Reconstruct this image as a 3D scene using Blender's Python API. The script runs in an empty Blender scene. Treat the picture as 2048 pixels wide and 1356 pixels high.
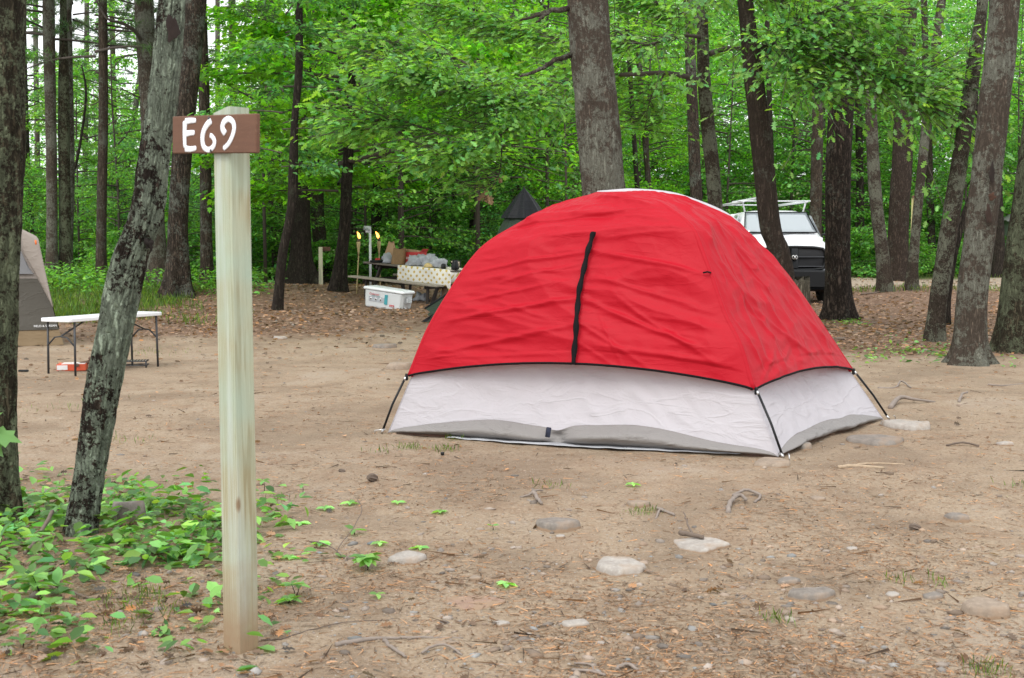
import bpy, math, random
import numpy as np
from mathutils import Vector, Matrix, noise
random.seed(7)
scene = bpy.context.scene
COL = scene.collection
PI = math.pi
# ------------------------------------------------------------------ camera
F, HC, CX, CY = 2500.0, 1.43, 1024.0, 678.0
PITCH = math.radians(4.64)
cd = bpy.data.cameras.new('camera'); cam = bpy.data.objects.new('camera', cd); COL.objects.link(cam)
cam.location = (0, 0, HC); cam.rotation_euler = (PI/2 - PITCH, 0, 0)
cd.sensor_width = 36; cd.lens = F/2048*36; cd.clip_start = .05; cd.clip_end = 2000
cd.dof.use_dof = True; cd.dof.focus_distance = 11.0; cd.dof.aperture_fstop = 9.0
scene.camera = cam
def ray(u, v):
    a, b = u-CX, CY-v
    return Vector((a, F*math.cos(PITCH)+b*math.sin(PITCH), -F*math.sin(PITCH)+b*math.cos(PITCH)))
def at(u, v, Y):
    r = ray(u, v); t = Y/r.y
    return Vector((r.x*t, Y, HC+r.z*t))
def sstep(a, b, x):
    t = min(1, max(0, (x-a)/(b-a))); return t*t*(3-2*t)
def gz(x, y):
    z = .035*math.sin(x*.9+1.3)*math.sin(y*.55) * sstep(10, 16, y)
    z += .30*math.exp(-((x+5.6)/4.2)**2-((y-29)/5.0)**2)        # leafy berm
    z += .45*math.exp(-((x+13.5)/4.5)**2-((y-31)/8.0)**2)
    z += .22*math.exp(-((x-9.8)/2.8)**2-((y-30)/3.0)**2)
    z += .05*math.exp(-((x+2.1)/.8)**2-((y-5.5)/1.2)**2)
    if y > 88: z += (y-88)*.085*(1 if y < 240 else 240/y)
    n = noise.noise(Vector((x*.6, y*.6, 1.7)))
    z += .025*n*sstep(2, 6, y)
    return z
def ground(u, v):
    r = ray(u, v); t = 1.0/F
    prev = t
    while t < .06:
        p = Vector((r.x*t, r.y*t, HC+r.z*t))
        if p.z <= gz(p.x, p.y):
            lo, hi = prev, t
            for _ in range(18):
                m = (lo+hi)/2; q = Vector((r.x*m, r.y*m, HC+r.z*m))
                if q.z <= gz(q.x, q.y): hi = m
                else: lo = m
            return Vector((r.x*hi, r.y*hi, HC+r.z*hi))
        prev = t; t *= 1.012
    return Vector((r.x*.02, r.y*.02, 0))
# ------------------------------------------------------------------ objects
def tag(o, label=None, cat=None, group=None, kind=None):
    if label: o['label'] = label
    if cat: o['category'] = cat
    if group: o['group'] = group
    if kind: o['kind'] = kind
    return o
def thing(name, label, cat, loc=(0, 0, 0), rz=0, group=None):
    o = bpy.data.objects.new(name, None); COL.objects.link(o)
    o.empty_display_size = .1
    o.location = loc; o.rotation_euler = (0, 0, rz)
    return tag(o, label, cat, group)
class MB:
    def __init__(s): s.v = []; s.f = []
    def add(s, vs, fs):
        b = len(s.v); s.v += [tuple(p) for p in vs]; s.f += [tuple(i+b for i in f) for f in fs]; return s
    def box(s, c, d, rot=None, bev=0.0):
        x, y, z = (k/2 for k in d)
        if bev <= 0:
            vs = [Vector((a*x, b*y, e*z)) for a in (-1, 1) for b in (-1, 1) for e in (-1, 1)]
            fs = [(0, 1, 3, 2), (4, 6, 7, 5), (0, 4, 5, 1), (2, 3, 7, 6), (0, 2, 6, 4), (1, 5, 7, 3)]
        else:
            b = min(bev, x*.9, y*.9, z*.9); vs = []; fs = []
            idx = {}
            for a in (-1, 1):
                for e in (-1, 1):
                    for g in (-1, 1):
                        for k in range(3):
                            p = [a*x, e*y, g*z]
                            for m in range(3):
                                if m != k: p[m] -= (a, e, g)[m]*b
                            idx[(a, e, g, k)] = len(vs); vs.append(Vector(p))
            for k in range(3):
                o1, o2 = [m for m in range(3) if m != k]
                for sg in (-1, 1):
                    q = []
                    for (p1, p2) in ((-1, -1), (1, -1), (1, 1), (-1, 1)):
                        key = [0, 0, 0]; key[k] = sg; key[o1] = p1; key[o2] = p2
                        q.append(idx[(key[0], key[1], key[2], k)])
                    fs.append(tuple(q))
            for k in range(3):
                o1, o2 = [m for m in range(3) if m != k]
                for p1 in (-1, 1):
                    for p2 in (-1, 1):
                        q = []
                        for (sg, kk) in ((-1, o1), (1, o1), (1, o2), (-1, o2)):
                            key = [0, 0, 0]; key[k] = sg; key[o1] = p1; key[o2] = p2
                            q.append(idx[(key[0], key[1], key[2], kk)])
                        fs.append(tuple(q))
            for a in (-1, 1):
                for e in (-1, 1):
                    for g in (-1, 1): fs.append(tuple(idx[(a, e, g, k)] for k in range(3)))
        if rot is not None: vs = [rot @ p for p in vs]
        c = Vector(c)
        return s.add([p+c for p in vs], fs)
    def tube(s, pts, rad, n=8, cap=True, ell=None, mod=None):
        pts = [Vector(p) for p in pts]; m = len(pts)
        if not hasattr(rad, '__len__'): rad = [rad]*m
        d0 = (pts[1]-pts[0]).normalized()
        ref = Vector(ell[0]) if ell else (Vector((1, 0, 0)) if abs(d0.x) < .8 else Vector((0, 1, 0)))
        vs = []
        for i in range(m):
            d = (pts[min(i+1, m-1)]-pts[max(i-1, 0)]).normalized()
            a = (ref-d*ref.dot(d)).normalized(); b = d.cross(a)
            if not ell: ref = a
            for j in range(n):
                th = 2*PI*j/n; k = mod(i, th) if mod else 1
                vs.append(pts[i]+(a*math.cos(th)*(ell[1] if ell else 1)+b*math.sin(th))*rad[i]*k)
        fs = [(i*n+j, i*n+(j+1) % n, (i+1)*n+(j+1) % n, (i+1)*n+j) for i in range(m-1) for j in range(n)]
        if cap: fs += [tuple(range(n-1, -1, -1)), tuple((m-1)*n+j for j in range(n))]
        return s.add(vs, fs)
    def lathe(s, prof, c=(0, 0, 0), n=16, squash=1):
        c = Vector(c); m = len(prof)
        vs = [c+Vector((r*math.cos(2*PI*j/n), r*math.sin(2*PI*j/n)*squash, z)) for r, z in prof for j in range(n)]
        fs = [(i*n+j, i*n+(j+1) % n, (i+1)*n+(j+1) % n, (i+1)*n+j) for i in range(m-1) for j in range(n)]
        fs += [tuple(range(n-1, -1, -1)), tuple((m-1)*n+j for j in range(n))]
        return s.add(vs, fs)
    def grid(s, fn, nu, nv):
        vs = [fn(i/nu, j/nv) for i in range(nu+1) for j in range(nv+1)]; w = nv+1
        return s.add(vs, [(i*w+j, (i+1)*w+j, (i+1)*w+j+1, i*w+j+1) for i in range(nu) for j in range(nv)])
    def build(s, name, mat, parent=None, origin=(0, 0, 0), smooth=True, solid=0, bevel=0, sub=0):
        me = bpy.data.meshes.new(name); o3 = Vector(origin)
        me.from_pydata([tuple(Vector(p)-o3) for p in s.v], [], s.f); me.update()
        if smooth: me.polygons.foreach_set('use_smooth', [True]*len(me.polygons))
        me.materials.append(mat)
        o = bpy.data.objects.new(name, me); COL.objects.link(o)
        if parent: o.parent = parent
        else: o.location = o3
        if solid: m = o.modifiers.new('s', 'SOLIDIFY'); m.thickness = solid
        if bevel: m = o.modifiers.new('b', 'BEVEL'); m.width = bevel; m.segments = 2; m.limit_method = 'ANGLE'
        if sub: m = o.modifiers.new('u', 'SUBSURF'); m.levels = m.render_levels = sub
        return o
def link_mesh(name, me, parent=None, loc=(0, 0, 0)):
    o = bpy.data.objects.new(name, me); COL.objects.link(o)
    if parent: o.parent = parent
    else: o.location = loc
    return o
def np_mesh(name, V, K, mat, col=None, faces=None):
    """V: (n*K,3) verts; each consecutive K verts one ngon (or faces template list)"""
    n = len(V)//K
    if faces is None: faces = [tuple(range(K))]
    me = bpy.data.meshes.new(name)
    tot = sum(len(f) for f in faces)
    me.vertices.add(len(V)); me.vertices.foreach_set('co', V.astype(np.float32).ravel())
    loops = np.concatenate([np.array(f) for f in faces])
    L = (np.arange(n)[:, None]*K+loops[None, :]).ravel()
    me.loops.add(len(L)); me.loops.foreach_set('vertex_index', L.astype(np.int32))
    sizes = np.array([len(f) for f in faces]); st = np.concatenate([[0], np.cumsum(sizes)[:-1]])
    S = (np.arange(n)[:, None]*tot+st[None, :]).ravel()
    me.polygons.add(n*len(faces)); me.polygons.foreach_set('loop_start', S.astype(np.int32))
    if col is not None:
        ca = me.color_attributes.new('col', 'FLOAT_COLOR', 'POINT')
        c = np.repeat(col, K, axis=0); c = np.concatenate([c, np.ones((len(c), 1))], 1)
        ca.data.foreach_set('color', c.astype(np.float32).ravel())
    me.materials.append(mat); me.update(calc_edges=True); me.validate()
    return me
# ------------------------------------------------------------------ materials
class NT:
    def __init__(s, name):
        s.m = bpy.data.materials.new(name); s.m.use_nodes = True; s.t = s.m.node_tree; s.t.nodes.clear()
        s.out = s.n('ShaderNodeOutputMaterial')
    def n(s, typ, **k):
        nd = s.t.nodes.new(typ)
        for a, b in k.items():
            if hasattr(nd, a): setattr(nd, a, b)
        return nd
    def l(s, a, b): s.t.links.new(a, b)
    def set(s, nd, key, val):
        if isinstance(val, bpy.types.NodeSocket): s.l(val, nd.inputs[key])
        else: nd.inputs[key].default_value = val
    def coord(s, kind='Object', scale=(1, 1, 1), loc=(0, 0, 0)):
        c = s.n('ShaderNodeTexCoord'); m = s.n('ShaderNodeMapping')
        m.inputs['Scale'].default_value = scale; m.inputs['Location'].default_value = loc
        s.l(c.outputs[kind], m.inputs[0]); return m.outputs[0]
    def noise(s, vec, sc, det=4, rough=.55, dist=0):
        nd = s.n('ShaderNodeTexNoise'); s.l(vec, nd.inputs['Vector'])
        nd.inputs['Scale'].default_value = sc; nd.inputs['Detail'].default_value = det
        nd.inputs['Roughness'].default_value = rough; nd.inputs['Distortion'].default_value = dist
        return nd.outputs['Fac']
    def voro(s, vec, sc, feat='F1', out='Distance', rnd=1):
        nd = s.n('ShaderNodeTexVoronoi', feature=feat); s.l(vec, nd.inputs['Vector'])
        nd.inputs['Scale'].default_value = sc; nd.inputs['Randomness'].default_value = rnd
        return nd.outputs[out]
    def ramp(s, fac, stops):
        nd = s.n('ShaderNodeValToRGB'); e = nd.color_ramp.elements
        while len(e) < len(stops): e.new(.5)
        for k, (p, c) in enumerate(stops):
            e[k].position = p; e[k].color = (c, c, c, 1) if not hasattr(c, '__len__') else (*c, 1)
        s.l(fac, nd.inputs[0]); return nd.outputs[0]
    def mix(s, fac, a, b, mode='MIX'):
        nd = s.n('ShaderNodeMix', data_type='RGBA', blend_type=mode)
        for i, val in ((0, fac), (6, a), (7, b)):
            if isinstance(val, bpy.types.NodeSocket): s.l(val, nd.inputs[i])
            elif i == 0: nd.inputs[0].default_value = val
            else: nd.inputs[i].default_value = (*val, 1)
        return nd.outputs[2]
    def math(s, op, a, b=0, clamp=False):
        nd = s.n('ShaderNodeMath', operation=op, use_clamp=clamp)
        for i, val in ((0, a), (1, b)):
            if isinstance(val, bpy.types.NodeSocket): s.l(val, nd.inputs[i])
            else: nd.inputs[i].default_value = val
        return nd.outputs[0]
    def bump(s, h, st=.5, dist=.01, nrm=None):
        nd = s.n('ShaderNodeBump'); nd.inputs['Strength'].default_value = st; nd.inputs['Distance'].default_value = dist
        s.l(h, nd.inputs['Height'])
        if nrm: s.l(nrm, nd.inputs['Normal'])
        return nd.outputs[0]
    def attr(s, name): return s.n('ShaderNodeAttribute', attribute_name=name).outputs['Color']
    def bsdf(s, col, rough=.6, metal=0, nrm=None, spec=.5, **k):
        b = s.n('ShaderNodeBsdfPrincipled')
        s.set(b, 'Base Color', col if isinstance(col, bpy.types.NodeSocket) else (*col, 1))
        s.set(b, 'Roughness', rough); b.inputs['Metallic'].default_value = metal
        b.inputs['Specular IOR Level'].default_value = spec
        if nrm: s.l(nrm, b.inputs['Normal'])
        for a, v in k.items():
            a = a.replace('_', ' ')
            s.set(b, a, v)
        return b.outputs[0]
    def done(s, sh): s.l(sh, s.out.inputs['Surface']); return s.m
def simple(name, col, rough=.6, metal=0, var=.12, sc=8, bump=.15, spec=.5):
    t = NT(name); v = t.coord()
    nz = t.noise(v, sc, 5)
    c = t.mix(nz, tuple(k*(1-var) for k in col), tuple(min(1, k*(1+var)) for k in col))
    return t.done(t.bsdf(c, rough, metal, t.bump(t.noise(v, sc*6, 3), bump, .003), spec))
def leaf_mat(name, a, b, back=None, trans=.4, rough=.45, rnd=.35):
    t = NT(name); at_ = t.attr('col')
    oi = t.n('ShaderNodeObjectInfo')
    base = t.mix(oi.outputs['Random'], a, b)
    c = t.mix(1.0, base, at_, 'MULTIPLY')
    tc = t.mix(1.0, c, (2.0, 2.05, .5), 'MULTIPLY')
    p = t.bsdf(c, rough, 0, None, .35)
    tr = t.n('ShaderNodeBsdfTranslucent'); t.l(tc, tr.inputs[0])
    ms = t.n('ShaderNodeMixShader'); ms.inputs[0].default_value = trans
    t.l(p, ms.inputs[1]); t.l(tr.outputs[0], ms.inputs[2])
    return t.done(ms.outputs[0])
def bark_mat(name, dark, mid, light, lichen=0.0, lcol=(.27, .32, .23), sc=9, zs=.3, depth=.02, crack=.16, moss=0.0, fine=1.0):
    t = NT(name); v0 = t.coord()
    w = t.n('ShaderNodeMapping'); w.inputs['Scale'].default_value = (1, 1, zs); t.l(v0, w.inputs[0])
    wob = t.n('ShaderNodeTexNoise'); t.l(v0, wob.inputs['Vector']); wob.inputs['Scale'].default_value = 16; wob.inputs['Detail'].default_value = 4
    vm = t.n('ShaderNodeMix', data_type='VECTOR'); 
    add = t.n('ShaderNodeVectorMath', operation='MULTIPLY_ADD'); t.l(wob.outputs['Color'], add.inputs[0]); add.inputs[1].default_value = (.030, .030, .03); t.l(w.outputs[0], add.inputs[2])
    vec = add.outputs[0]
    oi = t.n('ShaderNodeObjectInfo')
    f_ = t.n('ShaderNodeMapping'); f_.inputs['Scale'].default_value = (1, 1, .55); t.l(vec, f_.inputs[0]); fv = f_.outputs[0]
    rn = t.noise(fv, sc*1.7, 6, .68, .35)                    # long furrows
    e = t.voro(vec, sc*1.9, 'DISTANCE_TO_EDGE')              # plates
    fur = t.ramp(t.math('ABSOLUTE', t.math('SUBTRACT', rn, .5)), [(.0, 0), (crack*.5, 1)])
    pe = t.ramp(e, [(.0, .25), (crack*.8, 1)])
    k = t.math('MULTIPLY', fur, pe)
    pl = t.n('ShaderNodeSeparateColor'); t.l(t.voro(vec, sc*1.9, 'F1', 'Color'), pl.inputs[0])
    n1 = t.noise(vec, 45, 6, .75); n2 = t.noise(v0, 2.1, 4)
    col = t.mix(t.ramp(n1, [(.3, 0), (.7, 1)]), mid, light); col = t.mix(t.math('MULTIPLY', pl.outputs[0], .5), col, tuple(q*.55 for q in mid))
    col = t.mix(t.math('MULTIPLY', n2, .22), col, dark)
    col = t.mix(k, dark, col)
    h = t.math('ADD', t.math('MULTIPLY', k, .75), t.math('MULTIPLY', n1, .45*fine))
    if lichen > 0:
        a = t.noise(v0, 2.6, 3, .5); b = t.noise(v0, 17, 6, .72); c_ = t.noise(v0, 75, 3, .7)
        s_ = t.math('ADD', t.math('ADD', t.math('MULTIPLY', a, .75), t.math('MULTIPLY', b, .8)), t.math('MULTIPLY', c_, .45))
        hi = 1.21-lichen*.30
        msk = t.ramp(s_, [(max(0, hi-.06), 0), (min(1, hi-.01), 1)]) if hi <= 1.0 else t.ramp(t.math('MULTIPLY', s_, .7), [((hi-.06)*.7, 0), ((hi-.01)*.7, 1)])
        msk = t.math('MULTIPLY', msk, t.ramp(k, [(.05, .45), (.4, 1)]))
        lc = t.mix(t.noise(v0, 85, 4, .7), tuple(q*.5 for q in lcol), tuple(min(1, q*1.3) for q in lcol))
        col = t.mix(msk, col, lc); h = t.math('ADD', h, t.math('MULTIPLY', msk, t.math('ADD', .12, t.math('MULTIPLY', c_, .3))))
    if moss > 0:
        g = t.n('ShaderNodeSeparateXYZ'); t.l(v0, g.inputs[0])
        mm = t.ramp(t.math('ADD', g.outputs[2], t.math('MULTIPLY', t.noise(v0, 6, 4), .9)), [(.35, moss), (.85, 0)])
        col = t.mix(mm, col, (.10, .14, .05))
    col = t.mix(t.math('MULTIPLY', oi.outputs['Random'], .3), col, tuple(q*1.15 for q in mid))
    return t.done(t.bsdf(col, .92, 0, t.bump(h, 1.0, depth), .12))
M = {}
M['bark_pine'] = bark_mat('bark_pine', (.016, .013, .010), (.095, .071, .052), (.165, .13, .10), .35, (.17, .185, .15), sc=11, zs=.28, depth=.02)
M['bark_red'] = bark_mat('bark_red', (.014, .011, .009), (.088, .064, .050), (.155, .118, .094), .12, (.15, .15, .12), sc=10, zs=.34, depth=.03, crack=.2)
M['bark_lichen'] = bark_mat('bark_lichen', (.009, .007, .006), (.064, .046, .035), (.115, .086, .066), .69, (.31, .37, .28), sc=13, zs=.40, depth=.022, crack=.22)
M['bark_grey'] = bark_mat('bark_grey', (.025, .020, .016), (.122, .096, .073), (.20, .163, .128), .55, (.22, .235, .19), sc=17, zs=.3, depth=.012, crack=.22)
M['bark_brown'] = bark_mat('bark_brown', (.020, .016, .012), (.078, .060, .045), (.125, .10, .077), .5, (.19, .20, .15), sc=22, zs=.45, depth=.008, crack=.16)
M['bark_dark'] = bark_mat('bark_dark', (.010, .008, .007), (.052, .042, .033), (.10, .082, .065), .1, (.08, .09, .06), sc=12, zs=.25, depth=.02)
M['bark_moss'] = bark_mat('bark_moss', (.012, .010, .007), (.072, .060, .038), (.115, .098, .064), .62, (.16, .185, .115), sc=12, zs=.3, depth=.016)
M['twig'] = simple('twig_bark', (.07, .055, .045), .9, var=.4, sc=20)
M['leaf'] = leaf_mat('leaf_green', (.105, .27, .055), (.15, .35, .07))
M['leaf_maple'] = leaf_mat('leaf_maple', (.14, .35, .035), (.16, .37, .04), trans=.5)
M['leaf_oak'] = leaf_mat('leaf_oak', (.13, .28, .075), (.155, .32, .08))
M['leaf_cherry'] = leaf_mat('leaf_cherry', (.10, .26, .085), (.125, .31, .09))
M['leaf_far'] = leaf_mat('leaf_far', (.13, .33, .08), (.16, .38, .09), trans=.5)
M['leaf_ground'] = leaf_mat('leaf_ground', (.13, .28, .07), (.16, .32, .09), trans=.3)
M['needle'] = leaf_mat('pine_needle', (.06, .12, .055), (.09, .15, .07), trans=.3)
M['grass'] = leaf_mat('grass_blade', (.13, .22, .04), (.15, .25, .05), trans=.35)
M['dead'] = leaf_mat('dead_leaf', (.20, .125, .08), (.25, .165, .11), trans=.1, rough=.8)
M['needle_dead'] = leaf_mat('dead_needle', (.29, .17, .095), (.31, .185, .105), trans=.05, rough=.8)
def white_mat(n, c, r): return simple(n, c, r, var=.03, sc=3, bump=.03)
M['black'] = simple('black_cloth', (.006, .006, .007), .8, var=.3, sc=30, spec=.15)
M['black_plastic'] = simple('black_plastic', (.008, .009, .010), .4, var=.2, sc=12, bump=.05, spec=.3)
M['steel'] = simple('bare_steel', (.6, .6, .6), .3, 1, var=.1)
M['dark_steel'] = simple('dark_steel', (.05, .052, .056), .45, .3, var=.2)
M['white_plastic'] = white_mat('white_plastic', (.64, .67, .68), .4)
M['white_paint'] = white_mat('white_paint', (.78, .80, .82), .3)
# ------------------------------------------------------------------ leaves
SHAPES = {
 'ovate': (np.array([[0, 0, 0], [.30, .24, .05], [.65, .22, .05], [1, 0, -.10], [.65, -.22, .05], [.30, -.24, .05]]), [(0, 1, 2, 3), (0, 3, 4, 5)]),
 'quad': (np.array([[0, 0, 0], [.5, .33, .07], [1, 0, -.08], [.5, -.33, .07]]), [(0, 1, 2), (0, 2, 3)]),
 'maple': (np.array([[0, 0, 0], [.05, .22, .02], [.22, .48, .03], [.38, .30, .04], [.62, .42, 0], [.66, .17, .04], [1, 0, -.06], [.66, -.17, .04], [.62, -.42, 0], [.38, -.30, .04], [.22, -.48, .03], [.05, -.22, .02]]), [(0, 1, 2, 3, 4, 5, 6), (0, 6, 7, 8, 9, 10, 11)]),
 'oak': (np.array([[0, 0, 0], [.22, .07, .01], [.30, .26, .03], [.42, .08, .02], [.52, .32, .03], [.64, .10, .01], [.80, .22, 0], [1, 0, -.08], [.80, -.22, 0], [.64, -.10, .01], [.52, -.32, .03], [.42, -.08, .02], [.30, -.26, .03], [.22, -.07, .01]]), [(0, 1, 2, 3, 4, 5, 6, 7), (0, 7, 8, 9, 10, 11, 12, 13)]),
 'needle': (np.array([[0, -.035, 0], [0, .035, 0], [1, 0, -.03]]), [(0, 1, 2)]),
 'blade': (np.array([[0, -.02, 0], [0, .02, 0], [.55, .015, .02], [1, 0, -.12], [.55, -.015, .02]]), [(0, 1, 2, 3, 4)]),
}
def norm(a): return a/np.maximum(1e-9, np.linalg.norm(a, axis=1, keepdims=True))
def leaf_verts(P, D, N, S, shape):
    T, faces = SHAPES[shape]
    X = norm(D); N = N-(N*X).sum(1, keepdims=True)*X; Z = norm(N); Y = np.cross(Z, X)
    V = P[:, None, :]+S[:, None, None]*(T[None, :, 0, None]*X[:, None, :]+T[None, :, 1, None]*Y[:, None, :]+T[None, :, 2, None]*Z[:, None, :])
    return V.reshape(-1, 3), len(T), faces
def leaf_cols(rng, n, lo=.6, hi=1.3, warm=.15):
    b = lo*.85+(hi*1.28-lo*.85)*rng.uniform(0, 1, n)**1.35; b = b*1.1; w = rng.normal(0, warm, n)  # random leaf tint, range widened so the palest leaves imitate light highlights
    return np.clip(np.stack([b*(1+w*1.4), b*(1+w*.3), b*(1-w)], 1), .05, 3)
class Leaves:
    def __init__(s, seed): s.P = []; s.D = []; s.N = []; s.S = []; s.C = []; s.rng = np.random.default_rng(seed)
    def put(s, P, D, N, S, C): s.P.append(P); s.D.append(D); s.N.append(N); s.S.append(S); s.C.append(C)
    def mesh(s, name, mat, shape):
        V, K, fc = leaf_verts(np.concatenate(s.P), np.concatenate(s.D), np.concatenate(s.N), np.concatenate(s.S), shape)
        return np_mesh(name, V, K, mat, np.concatenate(s.C), fc)
    def spray(s, a, b, n, ls, spread=.1, flat=.5, lo=.6, hi=1.3, warm=.13, tilt=.45, droop=.25):
        """leaves strung along twig a->b"""
        r = s.rng; a = np.array(a); b = np.array(b); d = b-a
        u = r.uniform(.1, 1.05, n)[:, None]
        P = a+d*u+r.normal(0, 1, (n, 3))*np.array([spread, spread, spread*flat])
        D = norm(np.repeat(d[None]/max(1e-6, np.linalg.norm(d)), n, 0)+r.normal(0, .75, (n, 3))*np.array([1, 1, .35])); D[:, 2] -= droop
        N = np.array([0, 0, 1.])+r.normal(0, tilt, (n, 3))
        s.put(P, D, N, ls*r.uniform(.65, 1.2, n), leaf_cols(r, n, lo, hi, warm))
def crown(seed, nl, z0, z1, R, twigs, lpt, ls, mat, shape, trunk=None, asym=(0, 0), prof=None, mb=None, spread=.12, tint=None, lean=(0, 0), az=None, needles=False):
    rng = np.random.default_rng(seed); L = Leaves(seed+1); mb = mb or MB()
    prof = prof or (lambda u: (math.sin(PI*(.18+.78*u)))**.7)
    for i in range(nl):
        u = (i+rng.uniform(0, 1))/nl; z = z0+(z1-z0)*u
        a = rng.uniform(0, 2*PI) if az is None else rng.uniform(*az); Ln = R*prof(u)*rng.uniform(.6, 1.12)
        dx, dy = math.cos(a), math.sin(a)
        Ln *= 1+asym[0]*dx+asym[1]*dy
        rise = rng.uniform(.05, .4) if not needles else rng.uniform(-.05, .15); dr = rng.uniform(.15, .45)
        bx, by = lean[0]*z, lean[1]*z
        pts = []
        wv = rng.uniform(-.35, .35)
        for k in range(7):
            t = k/6; aa = a+wv*t
            pts.append(np.array([bx+math.cos(aa)*Ln*t, by+math.sin(aa)*Ln*t, z+Ln*(rise*t-dr*t*t*.6)]))
        mb.tube(pts, [max(.004, Ln*.012*(1-t/7)) for t in range(7)], 5, False)
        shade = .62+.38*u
        for j in range(twigs):
            t = rng.uniform(.18, 1)**.8; q = t*6; k = min(5, int(q)); p = pts[k]+(pts[k+1]-pts[k])*(q-k)
            sa = a+rng.choice([-1, 1])*rng.uniform(.4, 1.4); tl = Ln*.42*(1.15-t)*rng.uniform(.6, 1.2)+.15
            tip = p+np.array([math.cos(sa)*tl, math.sin(sa)*tl, rng.normal(0, .1)*tl-.05])
            if j % 2 == 0: mb.tube([p, (p+tip)/2+np.array([0, 0, .02]), tip], [.006, .004, .002], 3, False)
            if not needles:
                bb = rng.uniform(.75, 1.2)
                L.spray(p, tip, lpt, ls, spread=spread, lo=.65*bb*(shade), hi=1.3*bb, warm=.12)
            else:
                for q in range(lpt):
                    c = p+(tip-p)*rng.uniform(.3, 1.05); n = 9
                    D = np.array([(tip-p)/max(.01, np.linalg.norm(tip-p))])*.5+rng.normal(0, .8, (n, 3)); D[:, 2] += .2
                    L.put(np.repeat(c[None], n, 0), D, rng.normal(0, 1, (n, 3)), ls*rng.uniform(.7, 1.2, n), leaf_cols(rng, n, .6, 1.3, .08))
    return mb, L
SKY_STRENGTH = 0.15
# ================================================================== SETTING
def zone(x, y):
    n = noise.noise(Vector((x*.35, y*.35, 4))); n2 = noise.noise(Vector((x*1.3, y*1.3, 9)))
    lit = 0.0
    lit = max(lit, math.exp(-((x+4.5)/4.5)**2-((y-26)/7.5)**2)*1.5)
    lit = max(lit, sstep(12.5, 19, y)*sstep(2.0, 5, x+.2*n))
    lit = max(lit, sstep(24, 30, y))
    lit = max(lit, sstep(-1.9, -2.6, x+.4*n)*sstep(7.2, 6.0, y)*sstep(3.5, 4.2, y)*.8)
    lit = min(1, max(0, lit+.35*n*lit+.3*n2*lit+.12*max(0, n)))
    gr = sstep(-5, -9, x+n)*sstep(19, 23, y)*.9
    gr = max(gr, sstep(33, 46, y)*.8)
    gr = min(1, max(0, gr*(1+.9*n+.6*n2)))
    rd = 0
    if x > 3: rd = sstep(33.5, 36, y+n)*sstep(45, 42, y-n)
    if x < 3: rd = sstep(33.5, 35, y)*sstep(39, 37, y)*sstep(-9, -6, x)
    if rd > 0: rd = min(1, rd*(1.1+.5*n2))
    return lit, gr, rd
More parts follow.
